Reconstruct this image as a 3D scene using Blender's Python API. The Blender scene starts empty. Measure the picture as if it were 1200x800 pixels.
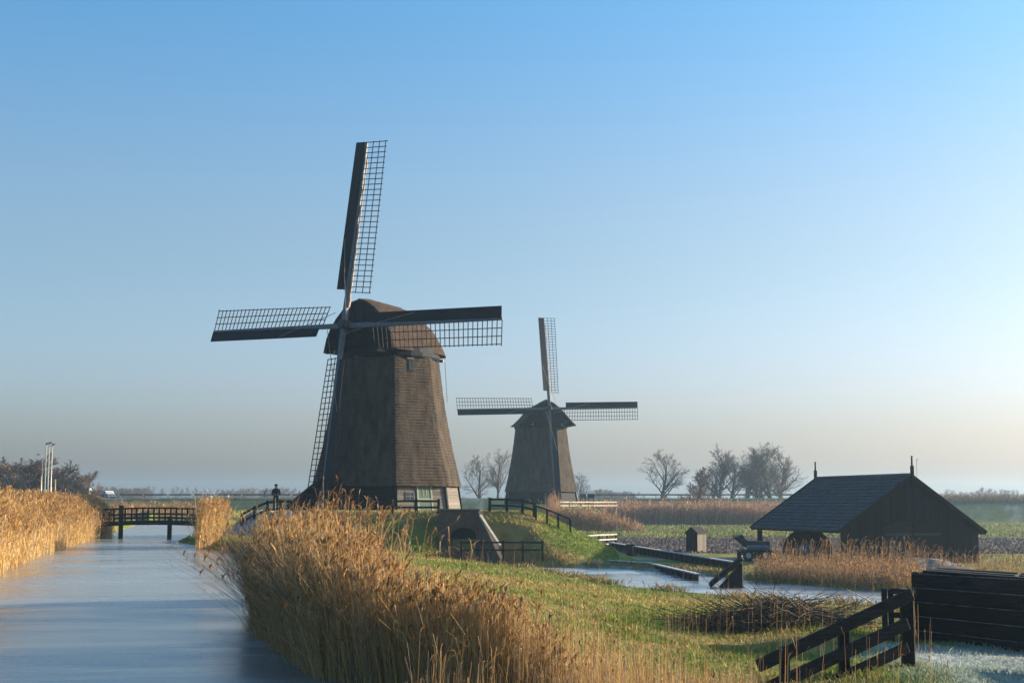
import bpy, math, random
import numpy as np
from mathutils import Vector, Matrix, Quaternion

# ------------------------------------------------------------------ camera, sky, sun, exposure
SC = bpy.context.scene
COL = SC.collection
FPX = 1667.0
PITCH = math.atan((589 - 400) / FPX)
CAM_Z = 2.2
cam_d = bpy.data.cameras.new('camera')
cam_d.lens = 50.0; cam_d.sensor_width = 36.0; cam_d.clip_end = 8000; cam_d.clip_start = 0.1
cam = bpy.data.objects.new('camera', cam_d); COL.objects.link(cam)
cam.location = (0, 0, CAM_Z); cam.rotation_euler = (math.pi / 2 + PITCH, 0, 0)
SC.camera = cam

SUN_AZ = 72.0          # degrees clockwise from the viewing direction (+Y)
SUN_EL = 15.0
w = bpy.data.worlds.new('World'); SC.world = w; w.use_nodes = True
nt = w.node_tree; nt.nodes.clear()
sky = nt.nodes.new('ShaderNodeTexSky'); sky.sky_type = 'NISHITA'; sky.sun_disc = False
sky.sun_elevation = math.radians(SUN_EL); sky.sun_rotation = math.radians(SUN_AZ)
sky.air_density = 1.0; sky.dust_density = 3.0; sky.ozone_density = 5.4
bg = nt.nodes.new('ShaderNodeBackground'); bg.inputs['Strength'].default_value = 0.15
ow = nt.nodes.new('ShaderNodeOutputWorld')
tcw = nt.nodes.new('ShaderNodeTexCoord'); sxyz = nt.nodes.new('ShaderNodeSeparateXYZ')      # winter haze whitens the low sky, the high sky is clear
nt.links.new(tcw.outputs['Generated'], sxyz.inputs[0])
rw = nt.nodes.new('ShaderNodeValToRGB'); rw.color_ramp.interpolation = 'EASE'
rw.color_ramp.elements[0].position = 0.0; rw.color_ramp.elements[0].color = (1.0, 0.81, 0.76, 1)
rw.color_ramp.elements[1].position = 0.36; rw.color_ramp.elements[1].color = (0.52, 0.70, 0.655, 1)
e_ = rw.color_ramp.elements.new(0.18); e_.color = (0.80, 0.68, 0.555, 1)
e_ = rw.color_ramp.elements.new(0.06); e_.color = (0.90, 0.74, 0.69, 1)
nt.links.new(sxyz.outputs['Z'], rw.inputs['Fac'])
wb = nt.nodes.new('ShaderNodeMix'); wb.data_type = 'RGBA'; wb.blend_type = 'MULTIPLY'; wb.inputs[0].default_value = 1.0
nt.links.new(sky.outputs[0], wb.inputs[6]); nt.links.new(rw.outputs[0], wb.inputs[7]); nt.links.new(wb.outputs[2], bg.inputs['Color'])
nt.links.new(bg.outputs[0], ow.inputs['Surface'])

sd = bpy.data.lights.new('sun', 'SUN'); sd.energy = 4.6; sd.angle = math.radians(0.6); sd.color = (1.0, 0.81, 0.58)
sun = bpy.data.objects.new('sun', sd); COL.objects.link(sun)
sv = Vector((math.sin(math.radians(SUN_AZ)) * math.cos(math.radians(SUN_EL)),
             math.cos(math.radians(SUN_AZ)) * math.cos(math.radians(SUN_EL)), math.sin(math.radians(SUN_EL))))
sun.rotation_euler = (-sv).to_track_quat('-Z', 'Y').to_euler()
sun.location = (60, 20, 60)

vs = SC.view_settings
vs.view_transform = 'Standard'; vs.look = 'None'; vs.gamma = 1.0; vs.exposure = 1.50; vs.use_curve_mapping = False
SC.cycles.use_denoising = True
SC.cycles.max_bounces = 6; SC.cycles.diffuse_bounces = 3; SC.cycles.glossy_bounces = 3
SC.cycles.transmission_bounces = 4; SC.cycles.volume_bounces = 1; SC.cycles.transparent_max_bounces = 8
SC.cycles.sample_clamp_indirect = 8.0

R = math.radians
rng = np.random.default_rng(11)
random.seed(11)


def ray(px, py):
    a, b = (px - 600) / FPX, (400 - py) / FPX
    c, s = math.cos(PITCH), math.sin(PITCH)
    return Vector((a, c - b * s, s + b * c))


def P(px, py, y):            # the photo's point at depth y
    d = ray(px, py); t = y / d.y
    return Vector((d.x * t, y, CAM_Z + d.z * t))


def G(px, py, z):            # the photo's point on level z
    d = ray(px, py); t = (z - CAM_Z) / d.z
    return Vector((d.x * t, d.y * t, z))


def X(px, y):
    return (px - 600) / FPX * y * 0.995


# ------------------------------------------------------------------ materials
MATS = {}


def mat(name, col, col2=None, rough=0.8, scale=4.0, stretch=(1, 1, 1), bump=0.0, bscale=None, detail=6, spec=0.3, metal=0.0, attr=False, transl=0.0, fac=(0.35, 0.65), vary=0.0):
    if name in MATS: return MATS[name]
    m = bpy.data.materials.new(name); m.use_nodes = True; MATS[name] = m
    t = m.node_tree; N = t.nodes; L = t.links
    b = N['Principled BSDF']; out = N['Material Output']
    b.inputs['Roughness'].default_value = rough; b.inputs['Metallic'].default_value = metal
    b.inputs['Specular IOR Level'].default_value = spec
    tc = N.new('ShaderNodeTexCoord'); mp = N.new('ShaderNodeMapping'); mp.inputs['Scale'].default_value = stretch
    L.new(tc.outputs['Object'], mp.inputs['Vector'])
    nz = N.new('ShaderNodeTexNoise'); nz.inputs['Scale'].default_value = scale; nz.inputs['Detail'].default_value = detail
    nz.inputs['Roughness'].default_value = 0.65
    L.new(mp.outputs[0], nz.inputs['Vector'])
    rp = N.new('ShaderNodeValToRGB')
    rp.color_ramp.elements[0].position = fac[0]; rp.color_ramp.elements[1].position = fac[1]
    c2 = col2 or tuple(c * 0.6 for c in col)
    rp.color_ramp.elements[0].color = (*c2, 1); rp.color_ramp.elements[1].color = (*col, 1)
    L.new(nz.outputs['Fac'], rp.inputs['Fac'])
    colour = rp.outputs['Color']
    if attr:
        va = N.new('ShaderNodeVertexColor'); va.layer_name = 'Col'
        mx = N.new('ShaderNodeMix'); mx.data_type = 'RGBA'; mx.blend_type = 'MULTIPLY'; mx.inputs[0].default_value = 1.0
        L.new(colour, mx.inputs[6]); L.new(va.outputs['Color'], mx.inputs[7]); colour = mx.outputs[2]
    if vary:
        oi = N.new('ShaderNodeObjectInfo'); mr = N.new('ShaderNodeMapRange'); mr.inputs['To Min'].default_value = 1 - vary; mr.inputs['To Max'].default_value = 1 + vary
        L.new(oi.outputs['Random'], mr.inputs['Value'])
        mv = N.new('ShaderNodeMix'); mv.data_type = 'RGBA'; mv.blend_type = 'MULTIPLY'; mv.inputs[0].default_value = 1.0
        L.new(colour, mv.inputs[6]); L.new(mr.outputs[0], mv.inputs[7]); colour = mv.outputs[2]
    L.new(colour, b.inputs['Base Color'])
    if bump:
        n2 = N.new('ShaderNodeTexNoise'); n2.inputs['Scale'].default_value = bscale or scale * 4; n2.inputs['Detail'].default_value = 4
        L.new(mp.outputs[0], n2.inputs['Vector'])
        bp = N.new('ShaderNodeBump'); bp.inputs['Strength'].default_value = 1.0; bp.inputs['Distance'].default_value = bump
        L.new(n2.outputs['Fac'], bp.inputs['Height']); L.new(bp.outputs[0], b.inputs['Normal'])
    if transl:
        tr = N.new('ShaderNodeBsdfTranslucent'); L.new(colour, tr.inputs['Color'])
        ms = N.new('ShaderNodeMixShader'); ms.inputs[0].default_value = transl
        L.new(b.outputs[0], ms.inputs[1]); L.new(tr.outputs[0], ms.inputs[2]); L.new(ms.outputs[0], out.inputs['Surface'])
    return m


W3 = (1, 1, 1)
mat('thatch', (0.086, 0.067, 0.050), (0.020, 0.017, 0.015), rough=0.95, scale=0.9, stretch=(2.2, 2.2, 0.7), bump=0.07, bscale=9, fac=(0.28, 0.70), spec=0.1, detail=12)
mat('thatch_cap', (0.082, 0.053, 0.037), (0.025, 0.018, 0.014), rough=0.95, scale=1.4, detail=12, stretch=(1, 1, 2), bump=0.05, bscale=12, fac=(0.3, 0.7), spec=0.1)
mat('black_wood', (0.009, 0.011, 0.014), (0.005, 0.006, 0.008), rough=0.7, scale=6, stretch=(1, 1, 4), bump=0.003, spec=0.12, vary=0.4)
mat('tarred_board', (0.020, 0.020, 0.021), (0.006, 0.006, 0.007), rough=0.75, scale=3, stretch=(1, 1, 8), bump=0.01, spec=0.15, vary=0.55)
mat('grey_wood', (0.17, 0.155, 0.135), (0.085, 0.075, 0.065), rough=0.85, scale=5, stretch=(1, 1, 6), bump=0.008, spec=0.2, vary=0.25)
mat('pale_wood', (0.60, 0.54, 0.43), (0.40, 0.36, 0.28), rough=0.85, scale=5, bump=0.006, spec=0.2)
mat('dark_fence', (0.028, 0.026, 0.024), (0.011, 0.011, 0.011), rough=0.85, scale=6, bump=0.008, spec=0.2)
mat('sail_wood', (0.009, 0.013, 0.020), (0.006, 0.008, 0.012), rough=0.7, scale=5, spec=0.12)
mat('stock_paint', (0.10, 0.12, 0.145), (0.06, 0.07, 0.085), rough=0.55, scale=3)
mat('sail_cloth', (0.46, 0.36, 0.28), (0.30, 0.22, 0.17), rough=0.95, scale=9, stretch=(1, 1, 0.6), bump=0.02)
mat('rope', (0.24, 0.21, 0.17), rough=0.95)
mat('green_paint', (0.065, 0.115, 0.085), (0.05, 0.085, 0.065), rough=0.5, scale=5)
mat('pale_green_paint', (0.24, 0.28, 0.18), (0.18, 0.21, 0.14), rough=0.5, scale=5)
mat('blue_grey_paint', (0.11, 0.14, 0.175), (0.07, 0.09, 0.115), rough=0.5, scale=5)
mat('white_paint', (0.72, 0.72, 0.70), (0.55, 0.55, 0.53), rough=0.5, scale=6)
mat('glass', (0.03, 0.04, 0.05), (0.02, 0.025, 0.03), rough=0.15, scale=1, spec=0.4)
mat('iron', (0.05, 0.05, 0.055), (0.03, 0.03, 0.03), rough=0.5, metal=0.6, scale=8)
mat('steel', (0.45, 0.46, 0.47), (0.33, 0.34, 0.35), rough=0.45, metal=0.5, scale=8)
mat('roof_tile', (0.060, 0.058, 0.068), (0.018, 0.019, 0.026), rough=0.65, scale=1.6, detail=12, bump=0.02, bscale=8, spec=0.3, fac=(0.3, 0.72))
mat('bark', (0.10, 0.082, 0.066), (0.05, 0.042, 0.036), rough=0.95, scale=8)
mat('twig', (0.13, 0.10, 0.08), (0.075, 0.058, 0.048), rough=0.95, scale=3)
mat('red_twig', (0.20, 0.12, 0.085), (0.11, 0.065, 0.05), rough=0.95, scale=3)
mat('reed', (1, 1, 1), (0.8, 0.78, 0.75), rough=0.75, scale=0.7, attr=True, transl=0.30, spec=0.25)
mat('grass', (1, 1, 1), (0.75, 0.78, 0.7), rough=0.75, scale=0.5, attr=True, transl=0.25, spec=0.2)
mat('terrain', (1.1, 1.1, 1.1), (0.62, 0.62, 0.62), rough=0.95, scale=0.9, detail=12, attr=True, bump=0.10, bscale=3.0, spec=0.1, fac=(0.3, 0.72))
mat('brush', (0.10, 0.075, 0.05), (0.035, 0.028, 0.02), rough=0.95, scale=3)
mat('frost_wood', (0.50, 0.54, 0.58), (0.26, 0.28, 0.31), rough=0.9, scale=4, bump=0.01)
mat('ledge_grey', (0.12, 0.135, 0.15), (0.02, 0.022, 0.024), rough=0.95, scale=5, detail=10, fac=(0.38, 0.62))
mat('gravel', (0.24, 0.235, 0.24), (0.09, 0.085, 0.085), rough=0.95, scale=5, bump=0.08, bscale=6)
mat('cloth_dark', (0.02, 0.021, 0.026), rough=0.9)
mat('cloth_blue', (0.035, 0.05, 0.10), rough=0.9)
mat('skin', (0.42, 0.27, 0.2), (0.36, 0.22, 0.16), rough=0.6)
mat('rubber', (0.02, 0.02, 0.02), rough=0.8)
mat('car_blue', (0.03, 0.06, 0.11), (0.025, 0.05, 0.1), rough=0.3, spec=0.6)
mat('car_white', (0.75, 0.75, 0.73), (0.68, 0.68, 0.67), rough=0.3, spec=0.5)
mat('lamp_glass', (0.7, 0.7, 0.66), (0.6, 0.6, 0.6), rough=0.2)
mat('stone', (0.11, 0.095, 0.08), (0.06, 0.05, 0.045), rough=0.9, scale=3, bump=0.02)


def brick_mat():
    m = bpy.data.materials.new('brickwork'); m.use_nodes = True; MATS['brickwork'] = m
    t = m.node_tree; N = t.nodes; L = t.links; b = N['Principled BSDF']
    tc = N.new('ShaderNodeTexCoord'); mp = N.new('ShaderNodeMapping'); mp.inputs['Rotation'].default_value = (R(90), 0, 0)
    L.new(tc.outputs['Object'], mp.inputs['Vector'])
    br = N.new('ShaderNodeTexBrick'); br.inputs['Scale'].default_value = 4.5
    br.inputs['Color1'].default_value = (0.21, 0.14, 0.095, 1); br.inputs['Color2'].default_value = (0.12, 0.085, 0.065, 1)
    br.inputs['Mortar'].default_value = (0.19, 0.16, 0.13, 1); br.inputs['Mortar Size'].default_value = 0.03
    L.new(mp.outputs[0], br.inputs['Vector'])
    nz = N.new('ShaderNodeTexNoise'); nz.inputs['Scale'].default_value = 2.2; nz.inputs['Detail'].default_value = 8
    L.new(tc.outputs['Object'], nz.inputs['Vector'])
    mx = N.new('ShaderNodeMix'); mx.data_type = 'RGBA'; mx.blend_type = 'MULTIPLY'; mx.inputs[0].default_value = 0.7
    L.new(br.outputs['Color'], mx.inputs[6]); L.new(nz.outputs['Fac'], mx.inputs[7]); L.new(mx.outputs[2], b.inputs['Base Color'])
    b.inputs['Roughness'].default_value = 0.95
    bp = N.new('ShaderNodeBump'); bp.inputs['Distance'].default_value = 0.02; L.new(br.outputs['Fac'], bp.inputs['Height']); bp.invert = True
    L.new(bp.outputs[0], b.inputs['Normal'])


brick_mat()


def ice_mat(name, base, frost, lo, hi):
    m = bpy.data.materials.new(name); m.use_nodes = True; MATS[name] = m
    t = m.node_tree; N = t.nodes; L = t.links; b = N['Principled BSDF']
    tc = N.new('ShaderNodeTexCoord'); mp = N.new('ShaderNodeMapping'); mp.inputs['Scale'].default_value = (0.14, 0.30, 1)
    L.new(tc.outputs['Object'], mp.inputs['Vector'])
    nz = N.new('ShaderNodeTexNoise'); nz.inputs['Scale'].default_value = 1.0; nz.inputs['Detail'].default_value = 9; nz.inputs['Roughness'].default_value = 0.6
    nz.inputs['Distortion'].default_value = 0.6
    L.new(mp.outputs[0], nz.inputs['Vector'])
    rp = N.new('ShaderNodeValToRGB'); rp.color_ramp.elements[0].position = 0.38; rp.color_ramp.elements[1].position = 0.66
    rp.color_ramp.elements[0].color = (*base, 1); rp.color_ramp.elements[1].color = (*frost, 1)
    L.new(nz.outputs['Fac'], rp.inputs['Fac']); L.new(rp.outputs[0], b.inputs['Base Color'])
    mr = N.new('ShaderNodeMapRange'); mr.inputs['From Min'].default_value = 0.35; mr.inputs['From Max'].default_value = 0.68
    mr.inputs['To Min'].default_value = lo; mr.inputs['To Max'].default_value = hi
    L.new(nz.outputs['Fac'], mr.inputs['Value']); L.new(mr.outputs[0], b.inputs['Roughness'])
    b.inputs['Specular IOR Level'].default_value = 0.5
    n2 = N.new('ShaderNodeTexNoise'); n2.inputs['Scale'].default_value = 3.0; n2.inputs['Detail'].default_value = 5
    mp2 = N.new('ShaderNodeMapping'); mp2.inputs['Scale'].default_value = (0.35, 1.2, 1)
    L.new(tc.outputs['Object'], mp2.inputs['Vector']); L.new(mp2.outputs[0], n2.inputs['Vector'])
    bp = N.new('ShaderNodeBump'); bp.inputs['Distance'].default_value = 0.006
    L.new(n2.outputs['Fac'], bp.inputs['Height']); L.new(bp.outputs[0], b.inputs['Normal'])


ice_mat('ice', (0.155, 0.168, 0.168), (0.27, 0.28, 0.275), 0.12, 0.34)
ice_mat('ice_frosted', (0.10, 0.13, 0.155), (0.36, 0.39, 0.41), 0.12, 0.45)


# ------------------------------------------------------------------ mesh helpers
ORG = {}


def link(o, parent=None):
    COL.objects.link(o)
    if parent is not None: o.parent = parent
    return o


def root_of(o):
    while o.parent is not None: o = o.parent
    return o


def thing(name, label, cat, loc=(0, 0, 0), rz=0.0, group=None):
    o = bpy.data.objects.new(name, None); o.empty_display_size = 0.3; COL.objects.link(o)
    o.location = loc; o.rotation_euler = (0, 0, rz)
    return tag(o, label, cat, group)


def tag(o, label, cat, group=None, kind=None):
    if label: o['label'] = label
    if cat: o['category'] = cat
    if group: o['group'] = group
    if kind: o['kind'] = kind
    return o


class MB:
    def __init__(s): s.v = []; s.f = []
    def add(s, vs_, fs_):
        n = len(s.v); s.v += [tuple(v) for v in vs_]; s.f += [tuple(i + n for i in f) for f in fs_]; return s
    def box(s, c, d, M=None):
        x, y, z = d[0] / 2, d[1] / 2, d[2] / 2
        vs_ = [Vector((a, b, e)) for a in (-x, x) for b in (-y, y) for e in (-z, z)]
        if M is not None: vs_ = [M @ v for v in vs_]
        vs_ = [v + Vector(c) for v in vs_]
        return s.add(vs_, [(0, 1, 3, 2), (4, 6, 7, 5), (0, 4, 5, 1), (2, 3, 7, 6), (0, 2, 6, 4), (1, 5, 7, 3)])
    def beam(s, p, q, wd, ht, up=(0, 0, 1), w2=None, h2=None):
        p, q = Vector(p), Vector(q); d = (q - p).normalized(); up = Vector(up)
        if abs(d.dot(up)) > 0.98: up = Vector((0, 1, 0))
        sx = d.cross(up).normalized(); sz = sx.cross(d).normalized()
        vs_ = []
        for o, a, b in ((p, wd, ht), (q, w2 or wd, h2 or ht)):
            for i, j in ((-1, -1), (1, -1), (1, 1), (-1, 1)):
                vs_.append(o + sx * (i * a / 2) + sz * (j * b / 2))
        return s.add(vs_, [(3, 2, 1, 0), (4, 5, 6, 7), (0, 1, 5, 4), (1, 2, 6, 5), (2, 3, 7, 6), (3, 0, 4, 7)])
    def tube(s, pts, rad, n=8, cap=True):
        pts = [Vector(p) for p in pts]
        if not hasattr(rad, '__len__'): rad = [rad] * len(pts)
        base = len(s.v); ref = None
        for i, p in enumerate(pts):
            d = (pts[min(i + 1, len(pts) - 1)] - pts[max(i - 1, 0)]).normalized()
            if ref is None: ref = Vector((0, 0, 1)) if abs(d.z) < 0.9 else Vector((1, 0, 0))
            a = d.cross(ref).normalized(); b = a.cross(d).normalized()
            for k in range(n):
                t = 2 * math.pi * k / n
                s.v.append(tuple(p + a * (math.cos(t) * rad[i]) + b * (math.sin(t) * rad[i])))
        for i in range(len(pts) - 1):
            for k in range(n):
                A = base + i * n + k; B = base + i * n + (k + 1) % n
                s.f.append((A, B, B + n, A + n))
        if cap:
            s.f.append(tuple(base + k for k in range(n))); e = base + (len(pts) - 1) * n
            s.f.append(tuple(e + k for k in reversed(range(n))))
        return s
    def prism(s, poly, d):
        n = len(poly); d = Vector(d); vs_ = [Vector(p) for p in poly] + [Vector(p) + d for p in poly]
        return s.add(vs_, [tuple(reversed(range(n))), tuple(range(n, 2 * n))] + [(i, (i + 1) % n, (i + 1) % n + n, i + n) for i in range(n)])
    def build(s, name, m, parent=None, world=False, bevel=0.0, smooth=False):
        off = Vector((0, 0, 0))
        if world and parent is not None: off = Vector(root_of(parent).location)
        me = bpy.data.meshes.new(name)
        me.from_pydata([tuple(Vector(v) - off) for v in s.v], [], s.f); me.update()
        me.materials.append(MATS[m])
        if smooth: me.polygons.foreach_set('use_smooth', [True] * len(me.polygons))
        o = bpy.data.objects.new(name, me); link(o, parent)
        if bevel:
            b = o.modifiers.new('bevel', 'BEVEL'); b.width = bevel; b.segments = 1; b.limit_method = 'ANGLE'
        return o


def fast_mesh(name, V, T, m, col=None, parent=None, smooth=False):
    """V (n,3), T (k,3) or (k,4) arrays."""
    V = np.ascontiguousarray(V, dtype=np.float32); T = np.ascontiguousarray(T, dtype=np.int32)
    me = bpy.data.meshes.new(name)
    me.vertices.add(len(V)); me.vertices.foreach_set('co', V.ravel())
    k = T.shape[1]
    me.loops.add(T.size); me.loops.foreach_set('vertex_index', T.ravel())
    me.polygons.add(len(T)); me.polygons.foreach_set('loop_start', np.arange(0, T.size, k, dtype=np.int32))
    if smooth: me.polygons.foreach_set('use_smooth', np.ones(len(T), dtype=bool))
    me.update(calc_edges=True)
    if col is not None:
        a = me.color_attributes.new('Col', 'FLOAT_COLOR', 'POINT')
        c = np.ones((len(V), 4), dtype=np.float32); c[:, :3] = col
        a.data.foreach_set('color', c.ravel())
    me.materials.append(MATS[m])
    o = bpy.data.objects.new(name, me); link(o, parent)
    return o


# ------------------------------------------------------------------ value noise
def vnoise(x, y, seed=0):
    xi = np.floor(x).astype(np.int64); yi = np.floor(y).astype(np.int64); xf = x - xi; yf = y - yi
    def h(a, b):
        n = (a * 374761393 + b * 668265263 + seed * 1442695041) & 0x7fffffff
        n = ((n ^ (n >> 13)) * 1274126177) & 0x7fffffff
        return ((n ^ (n >> 16)) & 0xffff) / 65535.0
    u = xf * xf * (3 - 2 * xf); v = yf * yf * (3 - 2 * yf)
    return (h(xi, yi) * (1 - u) + h(xi + 1, yi) * u) * (1 - v) + (h(xi, yi + 1) * (1 - u) + h(xi + 1, yi + 1) * u) * v


def fbm(x, y, seed=0, o=4):
    s = 0; a = 0.5; t = 0
    for i in range(o):
        s = s + a * vnoise(x * 2 ** i, y * 2 ** i, seed + i); t += a; a *= 0.5
    return s / t


def sstep(a, b, x):
    t = np.clip((x - a) / (b - a), 0, 1); return t * t * (3 - 2 * t)


# ------------------------------------------------------------------ terrain
RX = np.array([(-40, 60), (5, 16), (11, 9.0), (14, 4.2), (16, 0.5), (18.2, -2.2), (24, -4.0), (28, -4.7), (36, -6.2), (48, -8.5), (57, -10.6), (64, -13), (75, -17), (81, -19.2), (90, -20.5), (120, -26), (150, -32), (175, -37)])
LX = np.array([(-40, 3), (5, -7.0), (20, -10.4), (45, -16.1), (64, -20.8), (87, -25.4), (95, -26.6), (120, -32), (150, -38.5), (175, -44)])
CH = [(-3.0, 85.8, 1.5), (0.5, 81.8, 2.2), (4.2, 79.5, 2.6), (6.6, 74, 3.2), (8.8, 65.5, 3.5), (13.6, 57.5, 3.7), (22, 50.5, 3.6), (42, 36, 3.4), (80, 14, 3.4)]
ICE2 = -1.5
MILL1 = (-8.58, 98.6); MILL2 = (3.9, 193.0)
GROUND = -1.35


def Rx(y): return np.interp(y, RX[:, 0], RX[:, 1])
def Lx(y): return np.interp(y, LX[:, 0], LX[:, 1])


def seg_d(x, y, a, b):
    dx, dy = b[0] - a[0], b[1] - a[1]
    t = np.clip(((x - a[0]) * dx + (y - a[1]) * dy) / (dx * dx + dy * dy), 0, 1)
    return np.hypot(x - a[0] - t * dx, y - a[1] - t * dy), t


def chan_d(x, y):
    d = np.full(np.shape(x), 1e9)
    for a, b in zip(CH[:-1], CH[1:]):
        e, t = seg_d(x, y, a, b); d = np.minimum(d, e - (a[2] + (b[2] - a[2]) * t))
    return d


def terrain(x, y):
    x = np.asarray(x, float); y = np.asarray(y, float)
    n = fbm(x * 0.35, y * 0.35, 3) - 0.5
    z = np.full(np.shape(x), GROUND) + 0.10 * n
    chx = np.interp(y, [c_[1] for c_ in reversed(CH)], [c_[0] for c_ in reversed(CH)])
    z = np.where((x < chx) & (y < 80), -1.52 + 0.08 * n, z)
    # bank between the two waters
    s = x - Rx(y)
    sr_ = np.interp(y, [14, 24, 34], [0.0, 0.12, 0.55])
    zb = np.where(s < 1.2, -0.25 + sr_ * np.clip(s, 0, 1.2), -0.25 + 1.2 * sr_ - np.interp(y, [26, 44, 60, 84], [0.070, 0.115, 0.13, 0.09]) * (s - 1.2)) + 0.22 * n
    zb = zb + 0.34 * sstep(4.2, 6.8, x) * sstep(36, 28, y)
    far = sstep(112, 126, y) * 1.0
    zb = zb - far * np.clip(s - 2, 0, 12) * 0.15
    z = np.maximum(z, np.where(s > 0, zb, -5))
    # mill mounds and the raised track over the culvert
    d1 = np.hypot(x - MILL1[0], y - MILL1[1]) - 7.6
    d2, _ = seg_d(x, y, (-13.6, 91.5), (-1.3, 90.9)); d2 = d2 - 2.9
    d3, t3 = seg_d(x, y, (-0.5, 91.0), (3.4, 91.0)); d3 = d3 - 1.4
    m1 = 1.62 - np.minimum(np.clip(d1, 0, None) / 1.3, np.clip(d2, 0, None) / np.where(x < -12.5, 1.4, 2.1))
    m1 = m1
    m3 = 1.55 - 2.7 * t3 - np.clip(d3, 0, None) / 1.3
    z = np.maximum(z, np.maximum(m1, m3) + 0.08 * n)
    d4 = np.hypot(x - MILL2[0], y - MILL2[1]) - 6.6
    z = np.maximum(z, 2.0 - np.clip(d4, 0, None) / 1.5)
    # left land
    z = np.where(x < Lx(y), np.maximum(z, -0.2 + 0.5 * np.clip(Lx(y) - x, 0, 1.2) + 0.15 * n), z)
    # canal
    inside = (x >= Lx(y)) & (x <= Rx(y)); e = np.minimum(x - Lx(y), Rx(y) - x)
    can = -0.2 - np.clip(e, 0, 1.0) * 0.7
    can = can + sstep(150, 158, y) * 1.6
    z = np.where(inside & (d2 > 0.5), can, z)
    # lower channel
    c = chan_d(x, y)
    zc = ICE2 - 0.35 + np.clip(c + 0.3, 0, None) * 1.15
    z = np.minimum(z, np.where((c < 3.2) & (y < 86.7), np.maximum(zc, ICE2 - 0.6), 99))
    # dike with the road
    yd = 262 + 0.0 * x
    e = np.abs(y - yd)
    z = np.maximum(z, 3.05 - np.clip(e - 5.0, 0, None) * 0.42 + 0.12 * n * (e > 5))
    return z


NY = int(math.log(330 / 3.0) / 0.0095); NX = 470
yy = 3.0 * np.exp(np.linspace(0, math.log(330 / 3.0), NY))
uu = np.linspace(-1, 1, NX)
YY, UU = np.meshgrid(yy, uu, indexing='ij'); XX = UU * (12 + 0.62 * YY)
ZZ = terrain(XX, YY)


def zone_colour(x, y, z):
    n1 = fbm(x * 0.25, y * 0.25, 21); n2 = fbm(x * 1.1, y * 1.1, 31); n3 = fbm(x * 0.07, y * 0.07, 41)
    C = np.empty(x.shape + (3,))
    green = np.array((0.125, 0.165, 0.026)); straw = np.array((0.30, 0.215, 0.085)); dark = np.array((0.055, 0.05, 0.03))
    frost = np.array((0.34, 0.40, 0.43)); soil = np.array((0.085, 0.070, 0.066)); path = np.array((0.30, 0.235, 0.17))
    field = np.array((0.15, 0.185, 0.055)); dgreen = np.array((0.075, 0.105, 0.05))
    def mixc(C, c, f): return C * (1 - f[..., None]) + c * f[..., None]
    C[...] = green
    C = mixc(C, straw, sstep(0.47, 0.62, n1 * 0.6 + n2 * 0.4) * 0.75)
    # dry bank by the right water and among the reeds
    s = x - Rx(y); c = chan_d(x, y)
    C = mixc(C, straw, sstep(2.5, 0.0, np.abs(c - 3.5)) * 0.5 * (y < 80))
    C = mixc(C, dark, sstep(3.5, 0.5, s) * (s > -0.5) * (y < 60) * 0.7)
    # polder beyond: meadow, ploughed strip, path, dike
    pol = (s > 30) | ((y > 96) & (x > 3.0)) | ((x > 6) & (c > 0) & (y > 84))
    pl = pol.astype(float) * sstep(101, 102.5, y + 1.5 * (n2 - 0.5)) * sstep(149, 147, y)
    C = mixc(C, soil * 1.0, pl)
    gf = sstep(147, 149, y) * sstep(247, 243, y) * (x > -22)
    C = mixc(C, field, gf * 1.0)
    rows = 0.5 + 0.5 * np.sin(x * 1.6 + y * 0.9 + 2 * n2)
    C = mixc(C, soil * 1.2, gf * rows * 0.35)
    pth = sstep(2.6, 1.6, seg_d(x, y, (4.5, 92.5), (14, 92.0))[0] + 1.2 * (n2 - 0.5)) * (z < -0.9)
    pth = np.maximum(pth, sstep(2.2, 1.4, seg_d(x, y, (14, 92.0), (19, 89.0))[0] + (n2 - 0.5)))
    C = mixc(C, path, pth)
    dk = sstep(246, 249, y)
    C = mixc(C, dgreen, dk); C = mixc(C, frost * 0.8, dk * sstep(0.50, 0.70, n2 * 0.5 + n1 * 0.5) * 0.45)
    C = mixc(C, np.array((0.06, 0.06, 0.062)), dk * sstep(3.4, 3.0, np.abs(y - 262)))
    # frost that the low sun has not reached
    west = sstep(0.10, 0.5, z) * sstep(-12.6, -14.0, x + 0.8 * (n2 - 0.5)) * (y > 79) * (y < 110) * (s > 1.0)
    C = mixc(C, frost, west)
    fr = sstep(27.0, 25.6, y + 1.4 * (n2 - 0.5) - 0.35 * (x - 7)) * sstep(5.3, 7.2, x + 1.5 * (n1 - 0.5)) * sstep(0.28, 0.55, n2 * 0.6 + 0.3)
    C = mixc(C, frost, fr * 0.85)
    f2 = sstep(1.2, 0.5, seg_d(x, y, (5.5, 84.0), (12.5, 72.0))[0]) * (c > -0.2) * 0.8 + 0.7 * sstep(1.0, 0.4, np.hypot(x - 4.6, (y - 83.0) / 2.0)) + sstep(1.8, 1.0, seg_d(x, y, (12.0, 76.5), (17.5, 82.5))[0])
    C = mixc(C, frost * 1.25, np.clip(f2, 0, 1) * sstep(0.2, 0.5, n2))
    # yellow dry grass before the barn
    yb = sstep(0.0, 3.0, c - 0.5) * (x > 11) * (y < 82) * (y > 40) * (s > 20)
    C = mixc(C, np.array((0.29, 0.215, 0.085)), yb * (0.55 + 0.4 * sstep(0.4, 0.6, n1)))
    C *= (0.82 + 0.36 * n2)[..., None] * (0.88 + 0.24 * n3)[..., None]
    return C


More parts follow.
